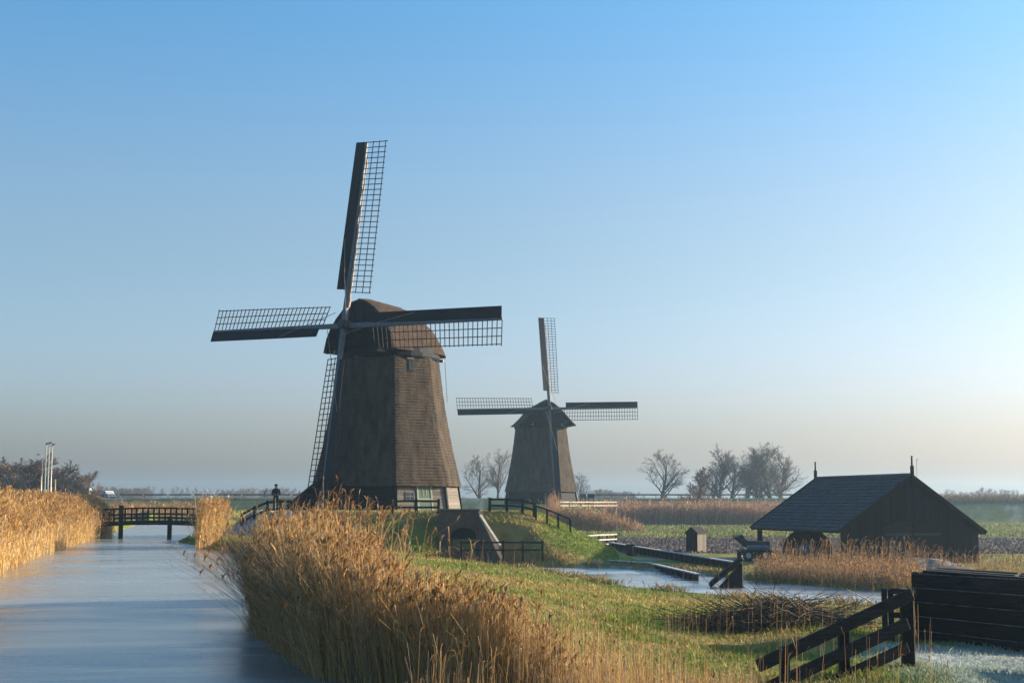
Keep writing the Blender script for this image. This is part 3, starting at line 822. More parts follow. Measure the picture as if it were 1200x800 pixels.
# timber sheeting along the far side of the ditch: boards and posts
def sheeting(name, label, line, top, bottom, frost=True, lean=0.0):
    t = thing(name, label, 'retaining wall', (line[0][0], line[0][1], bottom))
    for a, c in zip(line[:-1], line[1:]):
        a, c = Vector((*a, 0)), Vector((*c, 0)); L_ = (c - a).length; n = max(1, int(L_ / 1.3))
        for k in range(n):
            p, q = a.lerp(c, k / n), a.lerp(c, (k + 1) / n - 0.008 / L_)
            for j in range(3):
                h0 = bottom + (top - bottom) * j / 3; h1 = bottom + (top - bottom) * (j + 1) / 3 - 0.01
                b = MB(); b.beam(p + Vector((0, 0, (h0 + h1) / 2)), q + Vector((0, 0, (h0 + h1) / 2)), 0.06 + 0.01 * (j % 2), h1 - h0); b.build('board', 'tarred_board', t, world=True)
            b = MB(); d = (c - a).normalized(); nn = Vector((d.y, -d.x, 0))
            if nn.y > 0: nn = -nn
            b.beam(p + nn * 0.10 + Vector((0, 0, bottom - 0.4)), p + nn * 0.10 + Vector((0, 0, top + 0.03)), 0.12, 0.12, up=(0, 1, 0)); b.build('pile', 'tarred_board', t, world=True)
        b = MB(); b.beam(a + Vector((0, 0, top + 0.04)), c + Vector((0, 0, top + 0.04)), 0.26, 0.06); b.build('cap_plank', 'frost_wood' if frost else 'dark_fence', t, world=True, bevel=0.01)
    return t


def gxy(px, py, z): p = G(px, py, z); return (p.x, p.y)
w1 = [gxy(632, 654.5, -1.25), gxy(690, 656, -1.25), gxy(760, 660.5, -1.25), gxy(818, 674, -1.25)]
sheeting('timber_sheeting', 'dark timber sheeting along the ditch with a frosted plank on top', w1, -1.22, -2.1)
w2 = [gxy(716, 636.5, -0.95), gxy(757, 643, -0.95), gxy(800, 650, -0.95), gxy(868, 661, -0.95)]
sheeting('timber_wall', 'raised dark timber wall slanting from the rail barrier to the slatted ramp', w2, -0.92, -1.75)
p = G(738, 651, GROUND)
t = thing('mooring_block', 'stubby dark timber bollard on the grass before the raised timber wall', 'bollard', (p.x, p.y, GROUND - 0.05))
b = MB(); b.box((0, 0, 0.06), (1.0, 0.5, 0.16)); b.build('base', 'tarred_board', t, bevel=0.02)
b = MB(); b.box((0, 0, 0.42), (0.42, 0.36, 0.62)); b.build('block', 'tarred_board', t, bevel=0.03)
b = MB(); b.box((0.05, 0, 0.77), (0.62, 0.4, 0.10)); b.build('cap', 'tarred_board', t, bevel=0.02)

# slatted ramp into the ditch
pa, pb = G(832, 687, ICE2 + 0.02), P(870, 655, 63.1)
t = thing('slatted_ramp', 'dark slatted timber ramp sloping down into the frozen ditch', 'ramp', (pa.x, pa.y, ICE2))
dd = Vector((0.25, 1.6, 0))
for k in range(9):
    p0 = pa.lerp(pb, k / 9); p1 = pa.lerp(pb, (k + 0.75) / 9)
    b = MB(); b.prism([p0, p1, p1 + dd, p0 + dd], (0, 0, -0.05)); b.build('slat', 'black_wood', t, world=True)
for o_ in (Vector((0, 0, 0)), dd):
    b = MB(); b.beam(pa + o_ + Vector((0, -0.03, 0.05)), pb + o_ + Vector((0, -0.03, 0.05)), 0.12, 0.18); b.build('stringer', 'black_wood', t, world=True)
b = MB(); b.beam(pa + Vector((0, -0.04, 0.16)), pb + Vector((0, -0.04, 0.16)), 0.09, 0.03); b.build('frosted_edge', 'frost_wood', t, world=True)
b = MB(); b.prism([pa + Vector((0.3, 0.06, -0.1)), pb + Vector((0.0, 0.06, -0.1)), (pb.x, pb.y + 0.06, ICE2 - 0.2), (pa.x + 0.3, pa.y + 0.06, ICE2 - 0.2)], (0.05, 0.08, 0)); b.build('side_board', 'black_wood', t, world=True)

# ------------------------------------------------------------------ barn
BA = R(14.5); C0 = Vector((19.35, 84.0, GROUND)); BW, BL = 8.98, 12.0; EH, RH = 2.12, 5.12
barn = thing('barn', 'open sided black timber barn with dark tiled roof and spiked gables', 'barn', C0, BA)
mid = BW / 2
# local: x along the gable (to the right), y into the depth
def gz(x): return EH + (RH - EH) * (1 - abs(x - mid) / mid)
nbd = 34
for k in range(nbd):
    a, c = BW * k / nbd + 0.006, BW * (k + 1) / nbd - 0.006
    b = MB(); b.prism([(a, 0.02 * (k % 2), -0.3), (c, 0.02 * (k % 2), -0.3), (c, 0.02 * (k % 2), gz(c) - 0.05), (a, 0.02 * (k % 2), gz(a) - 0.05)], (0, 0.05, 0)); b.build('gable_plank', 'black_wood', barn)
# arched double door, proud of the gable
xd0, xd1 = 2.6, 6.5; hd = 2.05
def dh(x): f = (x - (xd0 + xd1) / 2) / ((xd1 - xd0) / 2); return hd + 0.42 * math.sqrt(max(0, 1 - f * f * 0.92))
dr = None
for s_ in (0, 1):
    e0 = xd0 + (xd1 - xd0) / 2 * s_; e1 = e0 + (xd1 - xd0) / 2 - 0.02
    b = MB(); pl = [(e0, -0.06, 0.02), (e1, -0.06, 0.02)] + [(e1 + (e0 - e1) * j / 8, -0.06, dh(e1 + (e0 - e1) * j / 8)) for j in range(9)]
    b.prism(pl, (0, 0.05, 0)); d_ = b.build('door', 'tarred_board', barn)
    for hz_ in (0.6, 1.7):
        b = MB(); b.beam((e0 + 0.1, -0.09, hz_), (e1 - 0.1, -0.09, hz_), 0.05, 0.12); b.build('hinge_rail', 'iron', d_)
b = MB()
for j in range(16):
    a = xd0 + (xd1 - xd0) * j / 16; c = xd0 + (xd1 - xd0) * (j + 1) / 16
    b.beam((a, -0.07, dh(a) + 0.05), (c, -0.07, dh(c) + 0.05), 0.08, 0.12)
b.build('door_arch', 'black_wood', barn)
# right side wall in boards, back gable triangle only, posts along the open side
for k in range(9):
    z0 = EH * k / 9; b = MB(); b.box((BW - 0.04, BL / 2, z0 + EH / 18 - 0.02), (0.06, BL - 0.1, EH / 9 - 0.01)); b.build('side_board', 'black_wood', barn)
b = MB(); b.prism([(0, BL, EH - 0.1), (BW, BL, EH - 0.1), (mid, BL, RH - 0.05)], (0, -0.06, 0)); b.build('back_gable', 'black_wood', barn)
for (px_, py_) in ((0.12, 0.14), (0.12, BL - 0.14), (BW * 0.5, BL - 0.14), (BW - 0.2, BL - 0.14)):
    b = MB(); b.beam((px_, py_, -0.4), (px_, py_, EH), 0.26, 0.26, up=(0, 1, 0)); b.build('post', 'black_wood', barn, bevel=0.015)
b = MB(); b.beam((0.12, 0, EH - 0.08), (0.12, BL, EH - 0.08), 0.24, 0.26); b.build('wall_plate', 'black_wood', barn)
# roofs with pantile courses
def roof(side):
    b = MB(); nc = 16; ncol = int(BL / 0.27); over = 0.35
    ea = Vector((-over, 0, EH - over * (RH - EH) / mid)) if side < 0 else Vector((BW + over, 0, EH - over * (RH - EH) / mid - 0.12))
    rg = Vector((mid, 0, RH))
    d = rg - ea; nrm = Vector((-d.z, 0, d.x)).normalized() if side < 0 else Vector((d.z, 0, -d.x)).normalized()
    rs = random.Random(3 + side)
    for c in range(nc):
        f0, f1 = c / nc, (c + 1.06) / nc
        cols = []
        for k in range(ncol * 2 + 1):
            y = -0.25 + (BL + 0.5) * k / (ncol * 2); wv = 0.035 * (k % 2)
            jj = rs.uniform(-0.008, 0.008)
            cols.append((ea + d * f0 + nrm * (0.07 + wv + jj) + Vector((0, y, 0)), ea + d * min(1, f1) + nrm * (0.015 + wv * 0.8) + Vector((0, y, 0)), ea + d * f0 + nrm * (0.0) + Vector((0, y, 0))))
        vs_ = [q for p3 in cols for q in p3]; n = len(cols)
        b.add(vs_, [(3 * k, 3 * k + 3, 3 * k + 4, 3 * k + 1) for k in range(n - 1)] + [(3 * k + 2, 3 * k + 5, 3 * k + 3, 3 * k) for k in range(n - 1)])
    o = b.build('roof', 'roof_tile', barn)
    u = MB(); u.prism([ea + Vector((0, -0.22, -0.02)), rg + Vector((0, -0.22, -0.02)), rg + Vector((0, -0.22, -0.10)), ea + Vector((0, -0.22, -0.10))], (0, BL + 0.44, 0)); u.build('roof_deck', 'black_wood', o)
    for yv in (-0.28, BL + 0.28):
        u = MB(); u.beam(ea + Vector((0, yv, 0.0)), rg + Vector((0, yv, 0.0)), 0.05, 0.24); u.build('barge_board', 'black_wood', o)
    return o
for s_ in (-1, 1): roof(s_)
b = MB(); b.tube([(mid, -0.28, RH + 0.06), (mid, BL + 0.28, RH + 0.06)], 0.14, 8); b.build('ridge_tiles', 'roof_tile', barn, smooth=True)
for yv in (-0.3, BL + 0.3):
    b = MB(); b.beam((mid, yv, RH - 0.5), (mid, yv, RH + 0.62), 0.16, 0.16, up=(0, 1, 0)); b.tube([(mid, yv, RH + 0.6), (mid, yv, RH + 1.15), (mid, yv, RH + 1.2)], [0.06, 0.05, 0.09], 8); b.build('finial', 'black_wood', barn)

# big wooden wheel and a barrel under the barn roof
BM = Matrix.Translation(C0) @ Matrix.Rotation(BA, 4, 'Z')
wp = BM @ Vector((1.75, 8.2, -1.25))
wh = thing('scoop_wheel', 'large dark round wooden wheel standing under the barn roof', 'wheel', wp, BA + R(78))
rw_ = 1.6
b = MB(); b.tube([(-0.16, 0, rw_), (0.16, 0, rw_)], rw_, 36); b.build('disc', 'tarred_board', wh)
b = MB()
for k in range(36):
    a0, a1 = 2 * math.pi * k / 36, 2 * math.pi * (k + 1) / 36
    b.beam((-0.2, rw_ * .94 * math.cos(a0), rw_ + rw_ * .94 * math.sin(a0)), (-0.2, rw_ * .94 * math.cos(a1), rw_ + rw_ * .94 * math.sin(a1)), 0.08, 0.2, up=(1, 0, 0))
b.build('rim', 'black_wood', wh)
for k in range(4):
    a = math.pi * k / 4 + 0.2; b = MB(); b.beam((-0.19, -rw_ * .9 * math.cos(a), rw_ - rw_ * .9 * math.sin(a)), (-0.19, rw_ * .9 * math.cos(a), rw_ + rw_ * .9 * math.sin(a)), 0.06, 0.16, up=(1, 0, 0)); b.build('spoke', 'black_wood', wh)
b = MB(); b.tube([(-0.5, 0, rw_), (0.4, 0, rw_)], 0.2, 12); b.build('axle', 'iron', wh)
wp = BM @ Vector((0.2, 5.0, 0.0))
t = thing('barrel', 'blue grey barrel lying before the big wooden wheel', 'barrel', wp, BA + R(95))
b = MB(); b.tube([(-0.5, 0, 0.62), (-0.25, 0, 0.62), (0.25, 0, 0.62), (0.5, 0, 0.62)], [0.44, 0.5, 0.5, 0.44], 20); b.build('body', 'blue_grey_paint', t, smooth=False)
for x in (-0.3, 0.3):
    b = MB(); b.tube([(x - 0.03, 0, 0.62), (x + 0.03, 0, 0.62)], 0.515, 20); b.build('hoop', 'iron', t)
b = MB(); b.box((0, 0, 0.06), (1.0, 0.8, 0.16)); b.build('cradle', 'tarred_board', t)

# farm implement at the barn corner
p = G(884, 657, GROUND)
t = thing('farm_cart', 'dark farm cart with a tilted hopper beside the barn corner', 'cart', (p.x, p.y, GROUND + 0.0), R(8))
b = MB(); b.box((0, 0, 0.62), (1.9, 0.9, 0.14)); b.build('chassis', 'iron', t, bevel=0.02)
b = MB(); b.prism([(-1.25, -0.4, 1.45), (-0.85, -0.4, 1.62), (-0.55, -0.4, 1.25), (0.9, -0.4, 1.2), (0.9, -0.4, 0.85), (-0.5, -0.4, 0.85)], (0, 0.8, 0)); b.build('hopper', 'iron', t, bevel=0.02)
b = MB(); b.tube([(-0.6, -0.55, 0.82), (0.75, -0.55, 0.82)], 0.17, 12); b.build('tank', 'blue_grey_paint', t)
for x in (-0.55, 0.55):
    for yv in (-0.52, 0.52):
        b = MB(); b.tube([(x, yv - 0.09, 0.36), (x, yv + 0.09, 0.36)], 0.37, 18); w_ = b.build('wheel', 'rubber', t)
        b = MB(); b.tube([(x, yv - 0.105, 0.36), (x, yv + 0.105, 0.36)], 0.17, 12); b.build('rim', 'steel', w_)
b = MB(); b.beam((0.95, 0, 0.6), (2.0, 0, 0.35), 0.1, 0.1); b.build('drawbar', 'iron', t)

# small shed on the field edge
p = G(810, 647, GROUND)
t = thing('small_shed', 'narrow grey wooden outhouse with pointed roof at the ploughed field edge', 'shed', (p.x - 0.36, p.y, GROUND - 0.02), R(-38))
sw, sl, se, sr = 0.95, 1.25, 1.42, 1.80
for k in range(5):
    a, c = sw * k / 5 + 0.005, sw * (k + 1) / 5 - 0.005
    f = lambda x: se + (sr - se) * (1 - abs(x - sw / 2) / (sw / 2))
    b = MB(); b.prism([(a, 0, 0), (c, 0, 0), (c, 0, f(c)), (a, 0, f(a))], (0, 0.04, 0)); b.build('front_plank', 'tarred_board', t)
for k in range(7):
    a, c = sl * k / 7 + 0.005, sl * (k + 1) / 7 - 0.005
    b = MB(); b.prism([(sw, a, 0), (sw, c, 0), (sw, c, se), (sw, a, se)], (-0.04, 0, 0)); b.build('side_plank', 'grey_wood', t)
    b = MB(); b.prism([(0, a, 0), (0, c, 0), (0, c, se), (0, a, se)], (0.04, 0, 0)); b.build('side_plank', 'grey_wood', t)
b = MB(); b.box((sw / 2, sl - 0.02, se / 2), (sw - 0.1, 0.04, se)); b.build('back_wall', 'tarred_board', t)
for s_ in (0, 1):
    e = Vector((-0.08 if s_ == 0 else sw + 0.08, -0.08, se - 0.06)); r_ = Vector((sw / 2, -0.08, sr + 0.02))
    b = MB(); b.prism([e, r_, r_ + Vector((0, 0, 0.05)), e + Vector((0, 0, 0.05))], (0, sl + 0.16, 0)); b.build('roof_panel', 'tarred_board', t)

# frosted gravel heap before the barn
hx, hy = X(1080, 77), 77.0
V = []; F = []; nr, na = 9, 36
for i_ in range(nr + 1):
    r_ = i_ / nr
    for k in range(na):
        a = 2 * math.pi * k / na; e = 1 + 0.18 * math.sin(2 * a + 1) + 0.10 * math.sin(5 * a)
        x = hx + 2.6 * r_ * math.cos(a) * e; y = hy + 1.5 * r_ * math.sin(a) * e
        V.append((x, y, tz(x, y) - 0.06 + 0.72 * (1 - r_ ** 1.6) + (0.09 * (vnoise(np.array([x * 3.]), np.array([y * 3.]), 5)[0] - 0.5) if r_ < 1 else 0)))
for i_ in range(nr):
    for k in range(na): F.append((i_ * na + k, i_ * na + (k + 1) % na, (i_ + 1) * na + (k + 1) % na, (i_ + 1) * na + k))
b = MB(); b.v = V; b.f = F; o = b.build('gravel_heap', 'gravel', smooth=True); tag(o, 'low frosted gravel heap among reeds before the barn gable', 'gravel heap')
p = (X(1117, 77), 77, tz(X(1117, 77), 77))
b = MB(); b.beam((p[0], p[1], p[2] - 0.3), (p[0], p[1], p[2] + 0.95), 0.12, 0.12, up=(0, 1, 0), w2=0.10, h2=0.10); b.box((p[0], p[1], p[2] + 0.97), (0.15, 0.15, 0.04))
o = b.build('stake', 'dark_fence'); tag(o, 'single dark stake beside the gravel heap', 'stake')

# ------------------------------------------------------------------ near right corner: wing fence, plank bunker, gate
Yf = 23.4
posts = [(1062, 690, 775, 0.19), (988, 724, 792, 0.16), (919, 757, 806, 0.15)]
wf = thing('wing_fence', 'black heavy timber fence stepping down the bank, posts shortening', 'fence', (X(1062, Yf), Yf, tz(X(1062, Yf), Yf)))
ptop = []
for px, ptop_y, pbot, wd in posts:
    k = len(ptop); y = Yf - 0.35 * k
    a = P(px, ptop_y, y); x = a.x; z0 = tz(x, y)
    ptop.append((a, z0))
    b = MB(); b.beam((x, y, z0 - 0.4), (x, y, a.z), wd, wd, up=(0, 1, 0)); b.build('post', 'tarred_board', wf, world=True, bevel=0.015)
def lnp(px, py, k): return P(px, py, Yf - 0.13 - 0.35 * k)
for (x0_, y0_, k0, x1_, y1_, k1, h) in ((1069, 696, 0, 888, 780, 2.35, 0.20), (1064, 730, 0, 900, 806, 2.2, 0.20), (1064, 758, 0, 940, 815, 1.7, 0.18)):
    b = MB(); b.beam(lnp(x0_, y0_, k0), lnp(x1_, y1_, k1), 0.06, h); b.build('rail', 'tarred_board', wf, world=True, bevel=0.01)

# small gate behind it
y = 27.0
gt = thing('gate', 'small black wooden gate between the wing fence and the plank bunker', 'gate', (X(1050, y), y, tz(X(1050, y), y)))
for px in (1036, 1043.5, 1069):
    a = P(px, 689 if px < 1040 else 690, y); b = MB(); b.beam((a.x, y, tz(a.x, y) - 0.3), a, 0.09, 0.09, up=(0, 1, 0)); b.build('post', 'tarred_board', gt, world=True, bevel=0.008)
for py in (692, 706, 720):
    b = MB(); b.beam(P(1043, py, y - 0.07), P(1070, py + 1, y - 0.07), 0.04, 0.10); b.build('rail', 'tarred_board', gt, world=True)


def bunker(label, a, c, depth, hl, hr_, nbd, end_boards=True, tilt=0.0):
    a, c = Vector(a), Vector(c)
    t = thing('plank_bunker', label, 'bunker', a)
    d = (c - a); dn = Vector((d.x, d.y, 0)).normalized(); inn = Vector((-dn.y, dn.x, 0))
    rs = random.Random(4)
    for k in range(nbd):
        f0, f1 = k / nbd, (k + 1) / nbd
        cuts = [0.0, rs.uniform(0.3, 0.55), 1.0]
        for u0, u1 in zip(cuts[:-1], cuts[1:]):
            def q(u, f, out): p_ = a.lerp(c, u) + Vector((0, 0, (hl + (hr_ - hl) * u) * f)); return p_ - inn * out
            j = rs.uniform(-0.012, 0.012)
            e = 0.004 / d.length
            bb = MB(); o0 = 0.085 + j + 0.012 * (u0 > 0); pl = [q(u0 + e, f0 - 0.01, 0.0 + j), q(u1 - e, f0 - 0.01, 0.0 + j), q(u1 - e, f1 - 0.012, o0), q(u0 + e, f1 - 0.012, o0)]
            bb.prism(pl, inn * 0.045); po = bb.build('plank', 'tarred_board', t, world=True, bevel=0.006)
            bb = MB(); bb.beam(pl[3] + inn * 0.012 + Vector((0, 0, 0.006)), pl[2] + inn * 0.012 + Vector((0, 0, 0.006)), 0.03, 0.014); bb.build('ledge_strip', 'ledge_grey', po, world=True)  # thin pale strip along the top edge of each plank
        if end_boards:
            for side in (0, 1):
                p0 = a if side == 0 else c; h = hl if side == 0 else hr_
                bb = MB(); sgn = -1 if side == 0 else 1
                bb.beam(p0 + dn * sgn * 0.03 + inn * 0.06 + Vector((0, 0, h * (f0 + f1) / 2)), p0 + dn * sgn * 0.03 + inn * depth + Vector((0, 0, h * (f0 + f1) / 2)), 0.05, h / nbd - 0.012); bb.build('plank', 'tarred_board', t, world=True)
        bb = MB(); bb.beam(a + inn * depth + Vector((0, 0, hl * (f0 + f1) / 2)), c + inn * depth + Vector((0, 0, hr_ * (f0 + f1) / 2)), 0.05, hl / nbd - 0.012); bb.build('plank', 'tarred_board', t, world=True)
    for k in range(4):
        u = k / 3; p0 = a.lerp(c, u)
        for o_ in (0.12, depth - 0.08):
            bb = MB(); bb.beam(p0 + inn * o_ + Vector((0, 0, -0.4)), p0 + inn * o_ + Vector((0, 0, (hl + (hr_ - hl) * u) + 0.015)), 0.11, 0.11, up=(0, 1, 0)); bb.build('stake', 'tarred_board', t, world=True)
    # loose top boards lying across
    for k in range(5):
        o_ = depth * (k + 0.5) / 5
        bb = MB(); bb.beam(a + inn * o_ + dn * rs.uniform(0.0, 0.2) + Vector((0, 0, hl + 0.03 + 0.01 * (k % 2))), a.lerp(c, rs.uniform(0.55, 0.95)) + inn * (o_ + rs.uniform(-.05, .05)) + Vector((0, 0, (hl + hr_) / 2 + 0.04)), depth / 5 - 0.03, 0.05); bb.build('lid_board', 'tarred_board', t, world=True)
    return t


ba = P(1072, 740, 28.0); bc = P(1260, 762, 26.3)
ba.z = tz(ba.x, ba.y) - 0.05; bc.z = tz(bc.x, bc.y) - 0.1
bunker('black lapped plank bunker on the frosty grass behind the wing fence', ba, bc, 1.5, P(1072, 671, 28.0).z - ba.z, P(1260, 681, 26.3).z - bc.z, 5)
x = 10.6  # bunker added out of view to throw shade over the frosty corner
bunker('unseen black plank bunker added to shade the frosty grass', (x, 24.2, tz(x, 24.2) - 0.1), (x - 0.3, 13.0, tz(x, 16) - 0.1), 1.4, 1.3, 1.3, 5)

# frosted kerb plank at the foot of the fence
pk0, pk1 = P(955, 794, 21.3), P(1040, 800, 21.0)
pk0.z = tz(pk0.x, pk0.y) + 0.02; pk1.z = tz(pk1.x, pk1.y) + 0.02
b = MB(); b.beam(pk0, pk1, 0.3, 0.06); o = b.build('frosted_plank', 'frost_wood', bevel=0.01); tag(o, 'white frosted plank lying at the foot of the wing fence', 'plank')

# ------------------------------------------------------------------ reeds and grass (uncountable)
def reeds(name, label, x, y, h, tip, col, leafn=4, sw=0.012, lw=0.022, lean=0.12, windx=0.10, plume=0.3, z=None, leaf_len=0.42, seed=1, pw=1.0):
    g = np.random.default_rng(seed); n = len(x)
    z = terrain(x, y) - 0.05 if z is None else z
    B = np.stack([x, y, z], -1)
    az = g.uniform(0, 2 * np.pi, n); la = np.abs(g.normal(0, lean, n))
    LD = np.stack([np.cos(az) * la + windx * g.uniform(0.2, 1.2, n), np.sin(az) * la, np.zeros(n)], -1)
    wa = g.uniform(0, np.pi, n); WD = np.stack([np.cos(wa), np.sin(wa), np.zeros(n)], -1)
    def cur(t): return B + LD * (h * t ** 1.7)[:, None] + np.stack([0 * h, 0 * h, h * t * (1 - 0.12 * la * t)], -1)
    verts = []; tris = []; cols = []; base = 0
    la = np.where(g.random(n) < 0.05, la + g.uniform(0.3, 0.9, n), la); LD = np.stack([np.cos(az) * la + windx * g.uniform(0.2, 1.2, n), np.sin(az) * la, np.zeros(n)], -1)
    tint = (0.62 + 0.6 * g.random(n))[:, None] * (1 + np.array([0.0, -0.06, -0.16]) * g.uniform(-1, 1.6, n)[:, None])
    C0_ = np.array(col) * tint; gy = (g.random(n) < 0.16)[:, None] * 0.6; C0_ = np.clip(C0_ * (1 - gy) + C0_.mean(1, keepdims=True) * np.array([1.05, 0.95, 0.8]) * gy, 0.005, 0.9)
    lv = [0.0, 0.4, 0.75, 1.0]; S = []
    for k, t in enumerate(lv):
        p = cur(np.full(n, t)); wdt = sw * (1 - 0.55 * t)
        S += [p - WD * wdt / 2, p + WD * wdt / 2]
    S = np.stack(S, 1)  # n,8,3
    verts.append(S.reshape(-1, 3)); ids = np.arange(n)[:, None] * 8
    for k in range(3):
        for tri in ((2 * k, 2 * k + 1, 2 * k + 3), (2 * k, 2 * k + 3, 2 * k + 2)): tris.append(ids + np.array(tri)[None])
    cols.append(np.repeat(C0_, 8, 0)); base += n * 8
    for l in range(leafn):
        t = g.uniform(0.15, 0.95, n); p = cur(t); a = g.uniform(0, 2 * np.pi, n)
        D = np.stack([np.cos(a) * 0.85 + windx * 1.2, np.sin(a), np.zeros(n)], -1); L_ = (leaf_len * g.uniform(0.5, 1.2, n) * np.clip(h / 2, 0.4, 1.2))[:, None]
        pw_ = np.stack([-np.sin(a), np.cos(a), g.uniform(-.5, .5, n)], -1) * (lw / 2)
        up = np.array([0, 0, 1.0]); r1 = g.uniform(0.40, 0.95, n)[:, None]; r2 = g.uniform(0.0, 1.4, n)[:, None]
        mid_ = p + D * L_ * 0.30 + up * L_ * r1; tipp = p + D * L_ * 0.70 + up * L_ * (r1 * 0.6 + r2 * 0.4)
        S = np.stack([p, mid_ - pw_, mid_ + pw_, tipp], 1); verts.append(S.reshape(-1, 3))
        ids = base + np.arange(n)[:, None] * 4; tris += [ids + np.array([[0, 1, 2]]), ids + np.array([[1, 3, 2]])]
        cols.append(np.repeat(np.clip(C0_ * g.uniform(0.8, 1.25, n)[:, None], 0, 0.9), 4, 0)); base += n * 4
    if plume > 0:
        has = g.random(n) < tip; q = np.where(has)[0]; k = len(q)
        p = cur(np.ones(n))[q]; a = g.normal(0, 1.3, k); D = np.stack([np.cos(a), np.sin(a), np.zeros(k)], -1)
        L_ = (plume * g.uniform(0.7, 1.2, k))[:, None]; up = np.array([0, 0, 1.0])
        for o_ in range(3):
            ang = g.uniform(0, np.pi, k); pw_ = np.stack([np.cos(ang), np.sin(ang), np.zeros(k)], -1) * (plume * 0.085 + 0.004) * pw
            m1 = p + D * L_ * 0.18 + up * L_ * 0.42; tp = p + D * L_ * g.uniform(0.45, 0.75, k)[:, None] + up * L_ * g.uniform(0.45, 0.9, k)[:, None]
            S = np.stack([p - up * L_ * 0.12, m1 - pw_, m1 + pw_, tp], 1); verts.append(S.reshape(-1, 3))
            ids = base + np.arange(k)[:, None] * 4; tris += [ids + np.array([[0, 1, 2]]), ids + np.array([[1, 3, 2]])]
            cols.append(np.repeat(np.clip(C0_[q] * np.array([0.80, 0.72, 0.68]), 0, 0.9), 4, 0)); base += k * 4
    o = fast_mesh(name, np.concatenate(verts), np.concatenate(tris), 'reed', np.concatenate(cols))
    return tag(o, label, 'reeds', kind='stuff')


REED = (0.66, 0.455, 0.195)
# left bank
g = np.random.default_rng(2); n = 21000
y = 24 + (97 - 24) * g.random(n) ** 0.9; off = 5.5 * g.random(n) ** 1.5
keep = ~((np.abs(y - 71.5 - off * 0.3) < 0.45) & (off < 2.5)); y = y[keep]; off = off[keep]
x = Lx(y) - off + 0.15 * g.normal(size=len(y)); hh = 2.02 + 0.4 * (fbm(x * 0.4, y * 0.4, 8) - 0.5) + g.normal(0, 0.16, len(y)) - 0.5 * (g.random(len(y)) < 0.12)
hh = hh * (0.80 + 0.2 * sstep(0.0, 0.9, off))
reeds('reed_bed', 'dense golden reed bed along the canal bank opposite the windmills', x, y, hh, 0.75, REED, leafn=4, sw=0.020, lw=0.036, lean=0.08, windx=0.05, plume=0.26, seed=3)
# tall clump by the canal
n = 27000
y = 16.6 + (33.5 - 16.6) * g.random(n) ** 1.15; wid = np.interp(y, [16, 20, 26, 32, 40], [1.2, 2.0, 2.7, 3.0, 2.3]); u = g.random(n)
x = Rx(y) - 0.25 + wid * u ** 1.15
hh = (2.02 + 0.35 * (fbm(x * 0.5, y * 0.5, 9) - 0.5) + g.normal(0, 0.14, n)) * np.interp(u, [0, 0.12, 0.55, 1.0], [0.62, 0.98, 0.86, 0.36]) * np.interp(y, [16.6, 19, 22, 29, 33.5], [0.72, 0.9, 1.0, 1.0, 0.82])
hh = hh + 0.30 * (g.random(n) < 0.05) * g.random(n)
reeds('reed_clump', 'tall golden reed clump on the canal bank before the large windmill', x, y, hh, 0.25, (0.56, 0.375, 0.165), leafn=4, sw=0.0095, lw=0.008, lean=0.06, windx=np.interp(u, [0, 0.12, 0.35], [-0.20, -0.07, 0.02]), plume=0.16, seed=4, leaf_len=0.32)
n = 150; y = 19 + 13 * g.random(n); x = Rx(y) + 0.4 + g.random(n) * 1.9
reeds('reed_plumes', 'tall reed stems with fluffy brown plumes topping the clump', x, y, 2.25 + g.normal(0, 0.14, n) - 0.12 * (x - Rx(y)), 1.0, (0.50, 0.33, 0.16), leafn=3, sw=0.011, lw=0.012, lean=0.07, windx=0.05, plume=0.15, seed=41, pw=1.1)
# leaning stems out over the ice
n = 1000; y = 17 + 19 * g.random(n); x = Rx(y) - 0.1 + 0.5 * g.random(n)
reeds('reed_fringe', 'bare reed stems leaning out over the ice beside the tall clump', x, y, 1.2 + 0.9 * g.random(n), 0.06, (0.26, 0.17, 0.09), leafn=1, sw=0.010, lw=0.012, lean=0.25, windx=-0.62, plume=0.07, seed=5)
# shorter reeds along the bottom edge
n = 4400; y = 15.4 + 5.2 * g.random(n) ** 1.2; x = -1.2 + 4.0 * g.random(n) ** 1.15 + 0.1 * (y - 14)
hh = np.interp(x, [-1.2, 0.2, 1.2, 2.4, 3.4], [1.35, 1.05, 0.85, 0.6, 0.35]) * (0.28 + 1.15 * g.random(n) ** 2.2) - 0.04 * (y - 14)
reeds('reed_border', 'shorter golden reeds bordering the grassy bank', x, y, np.clip(hh, 0.25, 3), 0.10, (0.50, 0.32, 0.14), leafn=3, sw=0.0075, lw=0.006, lean=0.06, windx=0.02, plume=0.10, seed=6, leaf_len=0.5)
# sparse stems over the bank
n = 520; y = 15 + 22 * g.random(n) ** 1.3; x = -1.0 + g.random(n) ** 1.5 * (1.5 + 0.27 * y)
reeds('reed_stems', 'sparse single reed stems rising over the grassy bank', x, y, g.uniform(0.4, 1.3, n), 0.4, (0.34, 0.21, 0.10), leafn=1, sw=0.009, lw=0.010, lean=0.06, windx=0.03, plume=0.10, seed=7)
# tuft at the bridge end
n = 1700; a = g.uniform(0, 2 * np.pi, n); r_ = np.sqrt(g.random(n)); cx, cy = X(247, 71.0), 71.0
x = cx + 0.42 * r_ * np.cos(a); y = cy + 2.6 * r_ * np.sin(a)
reeds('reed_tuft', 'narrow golden reed tuft at the canal corner by the footbridge', x, y, 1.95 + g.normal(0, 0.25, n), 0.6, REED, leafn=4, sw=0.02, lw=0.04, lean=0.08, plume=0.26, seed=8, z=np.full(n, -0.1))
